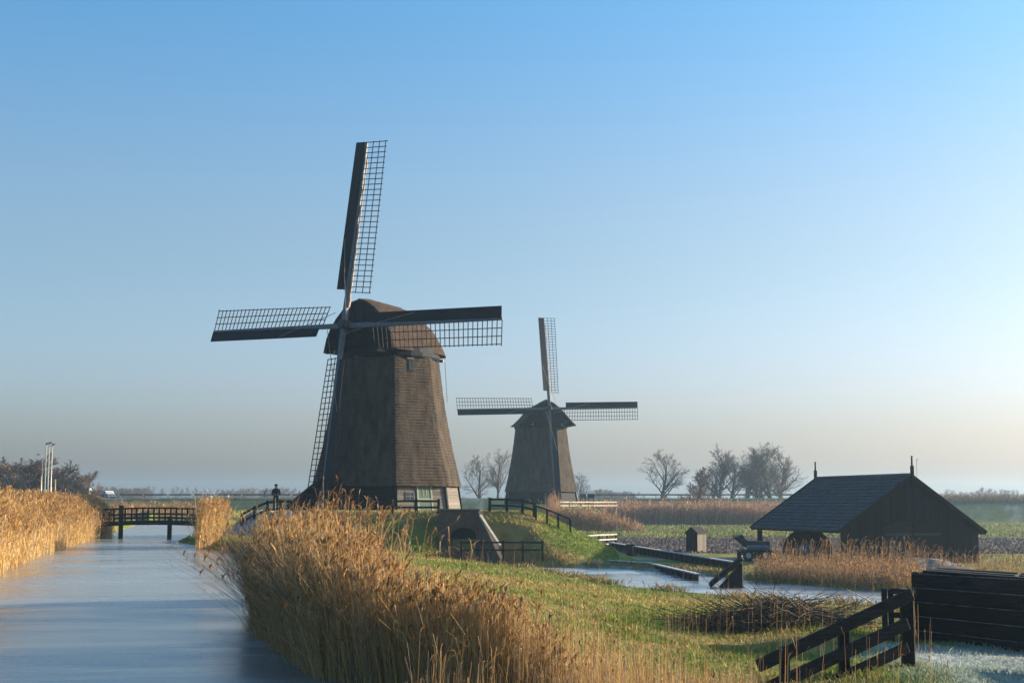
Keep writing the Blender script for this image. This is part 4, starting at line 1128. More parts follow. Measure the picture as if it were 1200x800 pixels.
# by the barn
n = 6000; t_ = g.random(n); pxs = 880 + 190 * t_ ** 0.9; y = 60 + 11 * g.random(n); x = (pxs - 600) / FPX * y
cdn = chan_d(x, y); k_ = (cdn > -0.1) & (cdn < 7.5); x, y = x[k_], y[k_]; n = len(x)
reeds('reed_bank', 'brown reed bank along the ditch before the open barn', x, y, np.clip((0.78 + g.normal(0, 0.24, n)) * np.interp(x, [9.5, 12, 18], [0.65, 1.0, 0.8]), 0.3, 3), 0.3, (0.44, 0.275, 0.135), leafn=4, sw=0.018, lw=0.035, lean=0.12, plume=0.22, seed=9)
n = 800; pxs = 900 + 340 * g.random(n); y = 72 + 8 * g.random(n); x = (pxs - 600) / FPX * y
reeds('reed_scatter', 'scattered taller reeds growing before the barn gable', x, y, g.uniform(0.5, 1.7, n) * np.interp(pxs, [900, 1070, 1100, 1240], [1, 1, 0.6, 0.6]), 0.6, (0.36, 0.22, 0.11), leafn=3, sw=0.02, lw=0.035, lean=0.08, plume=0.3, seed=10)
n = 1600; pxs = 1040 + 260 * g.random(n); y = 47 + 16 * g.random(n); x = (pxs - 600) / FPX * y
k_ = chan_d(x, y) > 0.2; x, y = x[k_], y[k_]; n = len(x)
reeds('reed_edge', 'low straw coloured reeds behind the plank bunker', x, y, g.uniform(0.3, 0.9, n), 0.2, (0.42, 0.28, 0.12), leafn=4, sw=0.014, lw=0.03, lean=0.15, plume=0.2, seed=12)
# far belt before the dike
n = 9000; pxs = 628 + 290 * g.random(n); y = 226 + 16 * g.random(n); x = (pxs - 600) / FPX * y
reeds('reed_belt', 'reddish reed belt at the foot of the dike', x, y, (2.7 + g.normal(0, 0.4, n)) * (0.8 + 0.5 * fbm(x * 0.15, y * 0.1, 6)), 0.5, (0.50, 0.31, 0.20), leafn=3, sw=0.07, lw=0.12, lean=0.08, plume=0.5, seed=13, leaf_len=0.7)
n = 1500; pxs = 632 + 120 * g.random(n); y = 176 + 4 * g.random(n); x = (pxs - 600) / FPX * y
reeds('reed_screen', 'reed screen growing before the farther windmill mound', x, y, np.clip(2.4 + g.normal(0, 0.4, n) + 1.6 * (np.abs(pxs - 645) < 6) - np.interp(pxs, [690, 752], [0, 2.0]), 0.3, 6), 0.5, (0.48, 0.30, 0.18), leafn=3, sw=0.05, lw=0.09, lean=0.08, plume=0.4, seed=14, z=np.full(n, -1.35), leaf_len=0.7)
n = 4200; pxs = 95 + 175 * g.random(n); y = 160 + 60 * g.random(n); x = (pxs - 600) / FPX * y
reeds('reed_marsh', 'tan reed marsh between the footbridge and the dike', x, y, (1.9 + g.normal(0, 0.35, n)), 0.4, (0.44, 0.28, 0.12), leafn=3, sw=0.05, lw=0.09, lean=0.08, plume=0.4, seed=15, z=np.full(n, -0.4), leaf_len=0.6)


def grass_blades(name, label, x, y, hgt, wid, seed, frostmask=None, green=(0.150, 0.215, 0.034), straw=(0.40, 0.29, 0.11)):
    g = np.random.default_rng(seed); n = len(x); z = terrain(x, y) - 0.01
    a = g.uniform(0, 2 * np.pi, n); h = hgt * g.uniform(0.5, 1.3, n); le = g.uniform(0.1, 0.8, n) * h
    B = np.stack([x, y, z], -1); w_ = (wid * g.uniform(0.7, 1.3, n))[:, None]
    P1 = np.stack([np.cos(a), np.sin(a), np.zeros(n)], -1) * w_ / 2; la = g.uniform(0, 2 * np.pi, n)
    T = B + np.stack([np.cos(la) * le, np.sin(la) * le, h], -1)
    Mi = B + np.stack([np.cos(la) * le * 0.3, np.sin(la) * le * 0.3, h * 0.6], -1)
    S = np.stack([B - P1, B + P1, Mi + P1 * 0.7, T], 1)
    ids = np.arange(n)[:, None] * 4
    tr = np.concatenate([ids + np.array([[0, 1, 2]]), ids + np.array([[0, 2, 3]])])
    n1 = fbm(x * 0.25, y * 0.25, 21); n2 = fbm(x * 1.1, y * 1.1, 31)
    f = np.clip(sstep(0.45, 0.63, n1 * 0.6 + n2 * 0.4) * 0.75 + g.normal(0, 0.22, n) + 0.06, 0, 1)[:, None]
    C = np.array(green) * (1 - f) + np.array(straw) * f
    C = C * g.uniform(0.7, 1.3, n)[:, None]
    if frostmask is not None:
        fm = (frostmask(x, y) * g.uniform(0.5, 1.0, n))[:, None]; C = C * (1 - fm) + np.array((0.40, 0.46, 0.49)) * fm
    o = fast_mesh(name, S.reshape(-1, 3), tr, 'grass', np.repeat(np.clip(C, 0, 0.9), 4, 0))
    return tag(o, label, 'grass', kind='stuff')


def frost_near(x, y):
    n1 = fbm(x * 0.25, y * 0.25, 21); n2 = fbm(x * 1.1, y * 1.1, 31)
    return sstep(27.0, 25.6, y + 1.4 * (n2 - 0.5) - 0.35 * (x - 7)) * sstep(5.3, 7.2, x + 1.5 * (n1 - 0.5)) * sstep(0.28, 0.5, n2 * 0.6 + 0.3) * 0.9


n = 210000
y = 14.5 * np.exp(g.random(n) * math.log(88 / 14.5)); x = (g.random(n) * 1.02 - 0.36) * y * 0.62
k_ = (x > Rx(y) + 0.4) & (chan_d(x, y) > 0.25) & ((y < 82) | (x < -1)); x, y = x[k_], y[k_]
n1 = fbm(x * 0.25, y * 0.25, 21); n2_ = fbm(x * 0.9, y * 0.9, 77)
grass_blades('grass_bank', 'short green and straw grass covering the bank', x, y, 0.068 * (0.55 + 1.9 * n2_ ** 2) * np.interp(y, [15, 40, 90], [1.0, 1.3, 1.8]), 0.0006 * y, 31, frost_near)

n = 60000; y = g.uniform(40, 86, n); x = np.interp(y, [c_[1] for c_ in reversed(CH)], [c_[0] for c_ in reversed(CH)]) + g.uniform(-7, 7, n)
cdn = chan_d(x, y); k_ = (cdn > 0.02) & (cdn < 0.75 + 0.5 * (fbm(x * 0.8, y * 0.8, 61) - 0.5)) & (fbm(x * 0.6, y * 0.6, 62) > 0.38); x, y = x[k_], y[k_]
grass_blades('ditch_fringe', 'ragged straw coloured grass fringe along the ditch edge', x, y, 0.26 * (0.4 + 1.2 * fbm(x * 1.3, y * 1.3, 63)), 0.03, 35, None, (0.20, 0.16, 0.06), (0.42, 0.30, 0.13))
n = 42000; x = g.uniform(-19.5, 6.5, n); y = g.uniform(78.5, 91.5, n)
k_ = (x > Rx(y) + 0.4) & ((chan_d(x, y) > 0.3) | (y > 86.8)); x, y = x[k_], y[k_]
def frost_mound(x, y):
    return sstep(0.10, 0.5, terrain(x, y)) * sstep(-12.6, -14.0, x + 0.8 * (fbm(x * 1.1, y * 1.1, 31) - 0.5))
grass_blades('grass_mound', 'green grass covering the mill mound and the slope by the culvert', x, y, 0.13, 0.05, 33, frost_mound)
n = 26000; pxs = g.uniform(560, 1330, n); y = 150 * np.exp(g.random(n) * math.log(243 / 150)); x = (pxs - 600) / FPX * y
k_ = np.hypot(x - MILL2[0], y - MILL2[1]) > 12; x, y = x[k_], y[k_]; y = np.where(g.random(len(y)) < 0.7, np.round((x * 0.5 + y) / 2.2) * 2.2 - x * 0.5 + g.normal(0, 0.2, len(y)), y)
grass_blades('crop_rows', 'rows of pale green winter crop on the far field', x, y, 0.30, 0.17, 34, None, (0.13, 0.17, 0.06), (0.30, 0.27, 0.10))
n = 15000; pxs = g.uniform(640, 1330, n); y = 101.5 * np.exp(g.random(n) * math.log(147 / 101.5)); x = (pxs - 600) / FPX * y; y = np.where(g.random(n) < 0.6, np.round(y / 0.9) * 0.9 + g.normal(0, 0.1, n), y)
z = terrain(x, y); sz = g.uniform(0.05, 0.17, n); a = g.uniform(0, 2 * np.pi, n)
S = np.stack([np.stack([x + sz * 1.4 * np.cos(a + k * 2.094), y + sz * 1.4 * np.sin(a + k * 2.094), z - 0.02], -1) for k in range(3)] + [np.stack([x + sz * 0.3 * np.cos(a * 3), y + sz * 0.3 * np.sin(a * 3), z + sz], -1)], 1)
ids = np.arange(n)[:, None] * 4
T_ = np.concatenate([ids + np.array([t3_]) for t3_ in ((0, 1, 3), (1, 2, 3), (2, 0, 3))])
mat('soil', (0.10, 0.083, 0.078), (0.05, 0.042, 0.040), rough=0.95, scale=0.8)
tag(fast_mesh('soil_clods', S.reshape(-1, 3), T_, 'soil'), 'dark clods of the ploughed field behind the small shed', 'soil', kind='stuff')

# ------------------------------------------------------------------ brush pile
bp = thing('brush_pile', 'tangled heap of cut branches on the grass beside the ditch', 'brush pile', (X(900, 31.2), 31.2, tz(X(900, 31.2), 31.2)))
rs = random.Random(8)
def twig_pts(c, L_, el):
    a = rs.uniform(0, 2 * math.pi); p = Vector(c); d = Vector((math.cos(a), math.sin(a) * 0.6, el)).normalized(); pts = [p.copy()]
    for k in range(4):
        d = (d + Vector((rs.uniform(-.3, .3), rs.uniform(-.3, .3), rs.uniform(-.25, .15)))).normalized(); p = p + d * (L_ / 4); p.z = max(p.z, tz(p.x, p.y) + 0.02); pts.append(p.copy())
    return pts
tw = MB()
for k in range(1300):
    u = rs.gauss(0, 1); px = 900 + u * 48
    y = 31.2 + rs.gauss(0, 0.7); x = X(px, y)
    if px < 775 or px > 1015: continue
    hmax = 0.40 * math.exp(-((px - 905) / 75) ** 2) + 0.12
    c = (x, y, tz(x, y) + rs.random() * hmax); L_ = rs.uniform(0.4, 1.3)
    r_ = rs.uniform(0.005, 0.012)
    tw.tube(twig_pts(c, L_, rs.uniform(-0.3, 0.5)), [r_, r_ * .9, r_ * .75, r_ * .6, r_ * .3], 3, cap=False)
o = tw.build('twigs', 'brush', bp, world=True); o['kind'] = 'stuff'
for k in range(18):
    px = rs.uniform(800, 1000); y = 31.2 + rs.gauss(0, 0.6); x = X(px, y)
    b = MB(); r_ = rs.uniform(0.018, 0.035); b.tube(twig_pts((x, y, tz(x, y) + rs.uniform(0.02, 0.25)), rs.uniform(0.9, 1.7), rs.uniform(0, 0.25)), [r_, r_ * .9, r_ * .8, r_ * .65, r_ * .4], 5)
    b.build('branch', 'brush', bp, world=True)
b = MB(); b.tube([P(1040, 716, 31.5), P(1012, 700, 31.5), P(992, 690, 31.6)], [0.02, 0.016, 0.006], 5); b.build('branch', 'pale_wood', bp, world=True)
# reed cuttings by the culvert
x, y = X(545, 82.5), 82.5
t = thing('cuttings_heap', 'brown heap of reed cuttings at the culvert mouth', 'heap', (x, y, tz(x, y)))
tw = MB()
for k in range(300):
    cx = x + rs.gauss(0, 0.55); cy = y + rs.gauss(0, 0.35); h = 0.75 * math.exp(-((cx - x) / 0.8) ** 2)
    a = rs.uniform(-0.6, 0.4); L_ = rs.uniform(0.5, 1.1); zz = max(tz(cx, cy), -1.5) + rs.random() * h
    tw.beam((cx - L_ / 2, cy, zz + 0.25), (cx + L_ / 2, cy + rs.uniform(-.3, .3), zz - 0.25 + rs.uniform(-.1, .1)), 0.03, 0.03)
o = tw.build('cuttings', 'red_twig', t, world=True); o['kind'] = 'stuff'

# ------------------------------------------------------------------ bare trees
def tree_mesh(seed, H, spread, nchild, trunk_r, twig_r, upw=0.25, base_frac=0.25, droop=0.0, mt='twig'):
    rs = random.Random(seed); big = []; small = []
    def grow(p, d, L_, r_, lvl):
        nseg = 4 if lvl < 2 else 2
        pts = [p]; rad = [r_]
        for k in range(nseg):
            d = (d + Vector((rs.gauss(0, .12), rs.gauss(0, .12), rs.gauss(0, .08) + upw * 0.18 * (lvl > 0)))).normalized()
            p = p + d * (L_ / nseg); pts.append(p); rad.append(max(twig_r * 0.6, r_ * (1 - 0.7 * (k + 1) / nseg)))
        (big if lvl < 2 else small).append((pts, rad, 6 if lvl == 0 else (4 if lvl == 1 else 3)))
        if lvl >= len(nchild): return
        for c in range(nchild[lvl]):
            f = (base_frac if lvl == 0 else 0.15) + (1 - (base_frac if lvl == 0 else 0.15)) * ((c + rs.random()) / nchild[lvl])
            i_ = min(int(f * nseg), nseg - 1); q = pts[i_].lerp(pts[i_ + 1], f * nseg - i_)
            az = rs.uniform(0, 2 * math.pi); dd_ = (pts[i_ + 1] - pts[i_]).normalized()
            e = dd_.orthogonal().normalized(); e = Quaternion(dd_, az) @ e
            ang = rs.uniform(0.5, 1.05) * (1 - 0.35 * f if lvl == 0 else 1) * spread
            nd_ = (dd_ * math.cos(ang) + e * math.sin(ang) + Vector((0, 0, 0.12 - droop))).normalized()
            grow(q, nd_, L_ * rs.uniform(0.42, 0.68) * (1.05 - 0.45 * f), max(twig_r, rad[i_] * 0.5), lvl + 1)
    grow(Vector((0, 0, -0.5)), Vector((rs.gauss(0, .04), rs.gauss(0, .04), 1)), H * 0.8, trunk_r, 0)
    out = []
    for lst, nm, m_ in ((big, 'trunk', 'bark'), (small, 'crown', mt)):
        b = MB()
        for pts, rad, ns in lst: b.tube(pts, rad, ns, cap=False)
        o = b.build(nm, m_); out.append(o.data); bpy.data.objects.remove(o)
    return out


def place_tree(name, label, meshes, loc, rz, sc, group, cat='tree'):
    t = thing(name, label, cat, loc, rz, group); t.scale = (sc[0], sc[0], sc[1])
    for me, nm in zip(meshes, ('trunk', 'crown')):
        o = bpy.data.objects.new(nm, me); link(o, t)
    return t


TA = tree_mesh(1, 12, 1.05, (10, 7, 6, 4), 0.34, 0.020)
TB = tree_mesh(2, 12, 0.9, (11, 7, 6, 4), 0.38, 0.020, upw=0.5)
TC = tree_mesh(5, 12, 1.1, (11, 7, 6, 4), 0.32, 0.020, base_frac=0.2)
TD = tree_mesh(8, 9, 0.8, (14, 7, 6, 4), 0.20, 0.028, upw=0.6, base_frac=0.06, mt='red_twig')
TE = tree_mesh(13, 7, 0.95, (13, 7, 6, 3), 0.18, 0.03, upw=0.4, base_frac=0.05, mt='twig')
TF = tree_mesh(17, 10, 1.0, (8, 6, 5), 0.3, 0.05, base_frac=0.15)
gr = 'bare trees beyond the dike'
def htree(mesh, H, px, top, y, label, wide=1.0, rz=0.0, base=0.3, group=gr, name='bare_tree'):
    zt_ = P(px, top, y).z; s = (zt_ - base) / H
    return place_tree(name, label, mesh, (X(px, y), y, base), rz, (s * wide, s), group)
htree(TA, 12.0, 773, 531, 292, 'spreading bare tree standing apart from the grove beyond the dike', 1.3, 0.4)
htree(TD, 9.5, 815, 543, 250, 'reddish bushy tree in front of the guard rail', 1.3, 0.0, -0.8)
for px, top, y, me, H, rz, lb in ((842, 531, 297, TB, 12, 1.0, 'bare tree of the grove standing just behind the reddish bushy tree'), (868, 526, 300, TC, 12, 2.0, 'tallest bare tree in the middle of the grove beyond the guard rail'), (889, 529, 304, TB, 12, 3.3, 'slim bare tree between the tallest and the clear trunked one of the grove'), (905, 525, 298, TA, 12, 4.4, 'tall bare tree with clear trunk near the barn end of the grove'), (922, 545, 301, TC, 12, 5.2, 'lower bare tree at the end of the grove, next to the barn roof'), (833, 537, 306, TC, 12, 2.9, 'low bare tree tucked behind the reddish bushy tree'), (897, 533, 309, TC, 12, 3.9, 'bare tree farther back between the slim and the clear trunked one'), (914, 536, 307, TB, 12, 0.9, 'bare tree farther back near the barn end of the grove'), (855, 534, 310, TA, 12, 0.2, 'bare tree farther back between the reddish bushy tree and the tallest one'), (880, 536, 312, TC, 12, 1.1, 'bare tree farther back directly behind the tallest tree of the grove')):
    htree(me, H, px, top - 2, y, lb, 1.3, rz)
for px, top, y, me, H, rz, lb in ((560, 533, 285, TC, 12, 0.6, 'bare tree between the two windmills, nearer the large one'), (584, 530, 290, TA, 12, 2.6, 'bare tree between the two windmills, partly hidden by the farther one'), (677, 556, 320, TA, 12, 1.3, 'small bare tree behind the farther windmill, above its pale railing')):
    htree(me, H, px, top, y, lb, 1.0, rz, 0.5)
for k in range(17):
    px = -20 + 7.6 * k; top = float(np.interp(px, [-20, 8, 30, 50, 75, 110], [546, 541, 535, 538, 548, 558])) + (k * 37 % 7) - 3; y = 240 + (k * 53 % 11)
    lb = 'bare shrub in the thicket behind the flag poles'
    htree(TE if k % 2 else TD, 7.3 if k % 2 else 9.5, px, top, y, lb, 1.5, k * 1.3, 0.2, 'thicket behind the flag poles', 'bare_shrub')
# far lone trees and far woods, fading in the haze
rs = random.Random(77)
for k, px in enumerate((177, 189, 204, 217, 231, 244, 257, 271)):
    y = rs.uniform(640, 700); htree(TF, 10.5, px, rs.uniform(565, 571), y, 'small hazy lone tree on the horizon above the footbridge', 1.1, k * 1.1, -2, 'lone trees on the horizon', 'distant_tree')
def wood(name, label, px0, px1, y0, y1, top0, top1, n, seed):
    """far wood: a mass of copies of bare crowns joined into one mesh"""
    g = np.random.default_rng(seed)
    me = TF[1]; nv = len(me.vertices); co = np.empty(nv * 3, np.float32); me.vertices.foreach_get('co', co); co = co.reshape(-1, 3)
    nl_ = len(me.loops); li = np.empty(nl_, np.int32); me.loops.foreach_get('vertex_index', li); li = li.reshape(-1, 4)
    Vs = []; Fs = []
    for k in range(n):
        y = g.uniform(y0, y1); px = g.uniform(px0, px1); f = 0.5 + 0.5 * math.sin(px * 0.11) * math.cos(px * 0.043 + 1)
        top = top0 + (top1 - top0) * (0.6 * f + 0.4 * g.random()); H = P(px, top, y).z + 2.5
        a = g.uniform(0, 6.28); R_ = np.array([[math.cos(a), -math.sin(a), 0], [math.sin(a), math.cos(a), 0], [0, 0, 1]])
        Vs.append((co @ R_.T) * np.array([H / 10.5 * 1.5, H / 10.5 * 1.5, H / 10.5]) + np.array([X(px, y), y, -2.5])); Fs.append(li + k * nv)
    o = fast_mesh(name, np.concatenate(Vs), np.concatenate(Fs), 'twig')
    return tag(o, label, 'wood', kind='stuff')
wood('far_wood', 'blue hazy wood on the horizon above the footbridge', 128, 172, 560, 620, 573, 567, 34, 1)
wood('far_woodland', 'hazy woodland behind the people on the mound', 262, 345, 620, 720, 576, 567, 40, 2)
wood('far_grove', 'hazy low grove between the pale railing and the spreading bare tree', 690, 745, 520, 580, 577, 570, 34, 3)
wood('far_treeline', 'pale treeline on the horizon beyond the barn gable', 1085, 1330, 620, 760, 581, 566, 90, 4)
wood('far_thicket', 'low hazy thicket stretching behind the dike', 330, 1100, 640, 760, 584, 577, 110, 5)
wood('far_copse', 'hazy copse beyond the flag pole thicket', -160, 10, 500, 600, 575, 560, 40, 6)
n = 2600; pxs = 1085 + 230 * g.random(n); y = 255 + 5 * g.random(n); x = (pxs - 600) / FPX * y
reeds('dike_scrub', 'low reddish scrub along the dike top behind the barn gable', x, y, g.uniform(0.3, 0.9, n) * (0.4 + 1.2 * fbm(x * 0.1, y * 0.1, 4)), 0, (0.26, 0.17, 0.10), leafn=3, sw=0.06, lw=0.1, lean=0.3, plume=0, seed=16)

# ------------------------------------------------------------------ along the dike road
def guard_rail(label, px0, px1, y, h=0.75):
    x0, x1 = X(px0, y), X(px1, y); n = int((x1 - x0) / 4)
    t = thing('guard_rail', label, 'guard rail', (x0, y, 3.0))
    for k in range(n + 1):
        x = x0 + (x1 - x0) * k / n; b = MB(); b.beam((x, y + 0.06, 2.6), (x, y + 0.06, 3.05 + h), 0.12, 0.12, up=(0, 1, 0)); b.build('post', 'grey_wood', t, world=True)
        if k < n:
            b = MB(); b.beam((x, y, 3.05 + h - 0.14), (x + 4.0 - 0.02, y, 3.05 + h - 0.14), 0.06, 0.26); b.build('rail', 'grey_wood', t, world=True)
    return t
guard_rail('long guard rail along the dike road between the vehicles and large windmill', 112, 372, 257.6)
guard_rail('long guard rail along the dike road in front of the bare grove', 690, 952, 257.6)

def pole(name, label, px, top, y, r0, r1, group, m_='white_paint', cap=True):
    z0 = 0.0; x = X(px, y); zt_ = P(px, top, y).z; z0 = tz(x, y)
    t = thing(name, label, 'pole', (x, y, z0), 0, group)
    b = MB(); b.tube([(0, 0, -0.3), (0, 0, (zt_ - z0) * 0.5), (0, 0, zt_ - z0)], [r0, (r0 + r1) / 2, r1], 8); b.build('shaft', m_, t, smooth=True)
    if cap:
        b = MB(); b.tube([(0, 0, zt_ - z0), (0, 0, zt_ - z0 + 0.15), (0.4, 0, zt_ - z0 + 0.2)], [r1 * 1.6, r1 * 1.8, r1 * 0.9], 8); b.build('truck', 'iron', t)
    return t
for px, top, lb in ((52.5, 521, 'white flag pole above the reeds, nearest the street lamp'), (56, 520, 'white flag pole above the reeds, middle one of three'), (59.5, 522, 'white flag pole above the reeds, farthest from the street lamp')):
    pole('flag_pole', lb, px, top, 205, 0.10, 0.07, 'flag poles in the thicket')
t = pole('street_lamp', 'grey street lamp with a curved arm beside the flag poles', 48.5, 536, 215, 0.10, 0.06, None, 'steel', False)
zt_ = P(48.5, 536, 215).z - t.location.z
b = MB(); b.tube([(0, 0, zt_ - 0.05), (-0.15, 0, zt_ + 0.35), (-0.5, 0, zt_ + 0.5)], [0.05, 0.045, 0.04], 6); b.build('arm', 'steel', t)
b = MB(); b.box((-0.65, 0, zt_ + 0.47), (0.5, 0.22, 0.12)); b.build('lamp_head', 'iron', t, bevel=0.03)
for px, top, lb in ((64.5, 561, 'short pale post beside the farthest flag pole'), (48, 557, 'short pale post under the street lamp')):
    pole('marker_post', lb, px, top, 203, 0.10, 0.10, 'short posts by the flag poles', 'pale_wood', False)
pole('lattice_mast', 'thin grey mast on the horizon behind the barn gable', 1075, 539, 330, 0.09, 0.05, None, 'steel', True)


def road_z(): return 3.07
def car(label, px, y, rz, body_m, L_=4.3, W_=1.75, Hh=1.45, van=False, name='parked_car', cat='car'):
    t = thing(name, label, cat, (X(px, y), y, road_z()), rz, 'vehicles on the dike road')
    if van: pr = [(-L_ / 2, .35), (L_ / 2, .35), (L_ / 2, 1.0), (L_ / 2 - 0.7, 1.25), (L_ / 2 - 1.25, Hh), (-L_ / 2, Hh)]
    else: pr = [(-L_ / 2, .35), (L_ / 2, .35), (L_ / 2, .72), (L_ / 2 - 1.0, .92), (L_ / 2 - 1.7, Hh), (-L_ / 2 + .9, Hh), (-L_ / 2 + .1, .95)]
    b = MB(); b.prism([(x, -W_ / 2, z) for x, z in pr], (0, W_, 0)); b.build('body', body_m, t, bevel=0.06)
    for s_ in (-1, 1):
        if van: q = [(L_ / 2 - 1.9, 1.2), (L_ / 2 - .95, 1.2), (L_ / 2 - 1.35, Hh - .15), (L_ / 2 - 1.9, Hh - .15)]
        else: q = [(-L_ / 2 + .55, .98), (L_ / 2 - 1.2, .98), (L_ / 2 - 1.8, Hh - .08), (-L_ / 2 + 1.0, Hh - .08)]
        b = MB(); b.prism([(x, s_ * (W_ / 2 + 0.004), z) for x, z in q], (0, -s_ * 0.02, 0)); b.build('side_window', 'glass', t)
    zz = (1.2, Hh - .12) if van else (.97, Hh - .1); xx = (L_ / 2 - .82, L_ / 2 - 1.2) if van else (L_ / 2 - 1.08, L_ / 2 - 1.62)
    b = MB(); b.prism([(xx[0] + .03, -W_ / 2 + .12, zz[0]), (xx[0] + .03, W_ / 2 - .12, zz[0]), (xx[1] + .03, W_ / 2 - .15, zz[1]), (xx[1] + .03, -W_ / 2 + .15, zz[1])], (-0.01, 0, -0.015)); b.build('windscreen', 'glass', t)
    for sx in (-1, 1):
        for s_ in (-1, 1):
            b = MB(); c_ = (sx * L_ * 0.31, s_ * (W_ / 2 - 0.08), 0.32); b.tube([(c_[0], c_[1] - .1, .32), (c_[0], c_[1] + .1, .32)], 0.32, 14); w_ = b.build('wheel', 'rubber', t)
            b = MB(); b.tube([(c_[0], c_[1] - .108, .32), (c_[0], c_[1] + .108, .32)], 0.19, 10); b.build('rim', 'steel', w_)
    for s_ in (-1, 1):
        b = MB(); b.box((L_ / 2 + .005, s_ * (W_ / 2 - .25), .65), (.04, .3, .14)); b.build('headlight', 'lamp_glass', t)
    return t
car('dark blue car on the dike road beside the white vans', 115, 262.5, R(-70), 'car_blue')
car('white delivery van end on, next to the dark blue car', 100.5, 264.5, R(-86), 'car_white', 4.6, 1.25, 1.9, True, 'delivery_van', 'van')
car('white van half hidden by the thicket end', 92.5, 266.0, R(-90), 'car_white', 4.2, 1.1, 1.75, True, 'delivery_van', 'van')
car('small white car at the start of the guard rail', 128, 261.0, R(-60), 'car_white', 3.4, 1.5, 1.3)

# sign boards by the farther mill
for px, y, lb, m_ in ((692.5, 186, 'small blue board on posts beside the pale railing', 'cloth_blue'), (683, 187, 'tarpaulin covered crate beside the pale railing', 'blue_grey_paint')):
    z0 = tz(X(px, y), y); p = P(px, 581, y)
    t = thing('notice_board' if m_ == 'cloth_blue' else 'covered_crate', lb, 'board' if m_ == 'cloth_blue' else 'crate', (p.x, y, z0))
    for s_ in (-.3, .3):
        b = MB(); b.beam((s_, 0, -0.2), (s_, 0, p.z - z0), 0.08, 0.08, up=(0, 1, 0)); b.build('post', 'dark_fence', t)
    b = MB(); b.box((0, -0.06, p.z - z0), (0.95, 0.06 if m_ == 'cloth_blue' else 0.8, 0.55)); b.build('panel', m_, t, bevel=0.02)

# ------------------------------------------------------------------ people
def person(name, label, loc, rz, joints, edges, radii, parts, mat_body, head, group=None):
    me = bpy.data.meshes.new(name); me.from_pydata(joints, edges, []); me.update(); me.materials.append(MATS[mat_body])
    o = bpy.data.objects.new(name, me); link(o); o.location = loc; o.rotation_euler = (0, 0, rz)
    sk = o.modifiers.new('skin', 'SKIN'); sk.use_smooth_shade = True
    lay = me.skin_vertices[0] if me.skin_vertices else None
    if lay is None:
        bpy.context.view_layer.objects.active = o
        lay = me.skin_vertices[0]
    for v, r_ in zip(lay.data, radii): v.radius = (r_, r_)
    lay.data[0].use_root = True
    ss = o.modifiers.new('sub', 'SUBSURF'); ss.levels = 1; ss.render_levels = 1
    tag(o, label, 'person', group)
    # head with face, hair or cap as children
    hx_, hy_, hz_ = head
    def ball(nm, c, r_, m_, sc=(1, 1, 1), n=10):
        b = MB()
        for i_ in range(n + 1):
            th_ = math.pi * i_ / n
            for k in range(14):
                a = 2 * math.pi * k / 14; b.v.append((c[0] + r_ * sc[0] * math.sin(th_) * math.cos(a), c[1] + r_ * sc[1] * math.sin(th_) * math.sin(a), c[2] + r_ * sc[2] * math.cos(th_)))
        for i_ in range(n):
            for k in range(14): b.f.append((i_ * 14 + k, i_ * 14 + (k + 1) % 14, (i_ + 1) * 14 + (k + 1) % 14, (i_ + 1) * 14 + k))
        return b.build(nm, m_, o, smooth=True)
    ball('face', (hx_, hy_, hz_), 0.105, 'skin', (0.85, 1.0, 1.15))
    ball('nose', (hx_, hy_ - 0.11, hz_ - 0.01), 0.02, 'skin')
    for s_ in (-1, 1): ball('eye', (hx_ + s_ * 0.035, hy_ - 0.095, hz_ + 0.02), 0.013, 'black_wood'); ball('ear', (hx_ + s_ * 0.09, hy_, hz_), 0.028, 'skin', (0.5, 1, 1.2))
    ball('cap', (hx_, hy_ + 0.015, hz_ + 0.05), 0.115, 'cloth_dark', (0.95, 1.05, 0.85))
    for nm, c in parts: ball(nm, c, 0.045, 'skin', (0.8, 1, 1.2))
    return o


# standing person on the mound, hands together before the chest
J = [(0, 0, .95), (0, 0, 1.18), (0, .01, 1.42), (0, 0, 1.54), (0, -.01, 1.62),
     (.19, 0, 1.42), (.25, -.03, 1.15), (.12, -.22, 1.12), (-.19, 0, 1.42), (-.25, -.03, 1.15), (-.12, -.22, 1.12),
     (.10, 0, .9), (.11, -.01, .5), (.12, .03, .09), (.13, -.12, .04), (-.10, 0, .9), (-.11, -.01, .5), (-.12, .03, .09), (-.13, -.12, .04)]
E_ = [(0, 1), (1, 2), (2, 3), (3, 4), (2, 5), (5, 6), (6, 7), (2, 8), (8, 9), (9, 10), (0, 11), (11, 12), (12, 13), (13, 14), (0, 15), (15, 16), (16, 17), (17, 18)]
RD = [.16, .15, .17, .065, .06, .085, .062, .045, .085, .062, .045, .10, .07, .05, .04, .10, .07, .05, .04]
y = 92.6; x = X(323.5, y)
person('person', 'person in dark clothes and cap standing behind the mound fence', (x, y, tz(x, y) - 0.02), R(15), J, E_, RD, [('hand', (.08, -.26, 1.12)), ('hand', (-.08, -.26, 1.12))], 'cloth_dark', (0, -.02, 1.68))
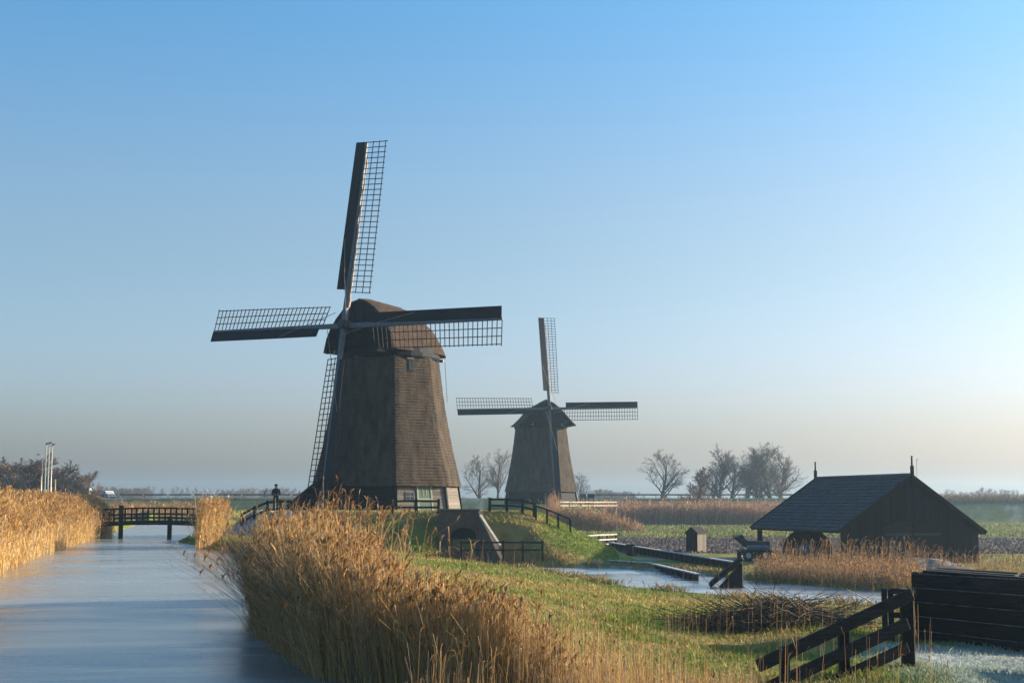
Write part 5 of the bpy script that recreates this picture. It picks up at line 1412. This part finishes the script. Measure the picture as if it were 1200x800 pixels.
# cyclist on the dike
y = 258.8; x = X(311, y); zr = tz(x, y)
bk = thing('bicycle', 'dark bicycle ridden along the dike top', 'bicycle', (x, y, zr), R(0))
for sx in (-.52, .52):
    b = MB(); pts = [(sx + .33 * math.cos(2 * math.pi * k / 20), 0, .34 + .33 * math.sin(2 * math.pi * k / 20)) for k in range(21)]; b.tube(pts, 0.022, 5, cap=False); w_ = b.build('wheel', 'rubber', bk)
    b = MB()
    for k in range(6): b.beam((sx, 0, .34), (sx + .32 * math.cos(k * math.pi / 3), 0, .34 + .32 * math.sin(k * math.pi / 3)), .008, .008)
    b.build('spokes', 'steel', w_)
b = MB()
for p_, q_ in (((-.52, 0, .34), (-.05, 0, .32)), ((-.05, 0, .32), (.36, 0, .78)), ((-.05, 0, .32), (-.2, 0, .88)), ((-.18, 0, .8), (.36, 0, .82)), ((-.52, 0, .34), (-.18, 0, .8)), ((.52, 0, .34), (.34, 0, .98))): b.tube([p_, q_], 0.02, 6)
b.build('frame', 'iron', bk)
b = MB(); b.box((-.2, 0, .9), (.26, .15, .06)); b.build('saddle', 'rubber', bk, bevel=0.02)
b = MB(); b.tube([(.26, -.26, 1.02), (.34, 0, 1.0), (.26, .26, 1.02)], 0.016, 6); b.build('handlebar', 'iron', bk)
J = [(0, .18, .98), (0, .04, 1.18), (0, -.14, 1.42), (0, -.2, 1.52), (0, -.24, 1.58),
     (.19, -.14, 1.40), (.23, -.28, 1.2), (.22, -.44, 1.06), (-.19, -.14, 1.40), (-.23, -.28, 1.2), (-.22, -.44, 1.06),
     (.10, .14, .94), (.11, -.22, .72), (.10, -.06, .36), (.10, -.2, .30), (-.10, .14, .94), (-.11, -.16, .58), (-.10, .12, .22), (-.10, .0, .16)]
person('person', 'person in blue jacket and cap riding the bicycle on the dike', (x, y, zr + 0.02), R(90), J, E_, RD, [('hand', (.22, -.46, 1.05)), ('hand', (-.22, -.46, 1.05))], 'cloth_blue', (0, -.27, 1.66))

# ------------------------------------------------------------------ haze
hz = MB(); hz.box((0, 650, 12.0), (3000, 2300, 33.0))
mh = bpy.data.materials.new('haze'); mh.use_nodes = True; MATS['haze'] = mh
N = mh.node_tree.nodes; N.clear()
pv = N.new('ShaderNodeVolumePrincipled'); pv.inputs['Color'].default_value = (0.52, 0.76, 1.0, 1); pv.inputs['Density'].default_value = 0.00032; pv.inputs['Anisotropy'].default_value = 0.5
ov = N.new('ShaderNodeOutputMaterial'); mh.node_tree.links.new(pv.outputs[0], ov.inputs['Volume'])
o = hz.build('haze', 'haze'); tag(o, 'thin winter haze over the polder', 'haze', kind='stuff')
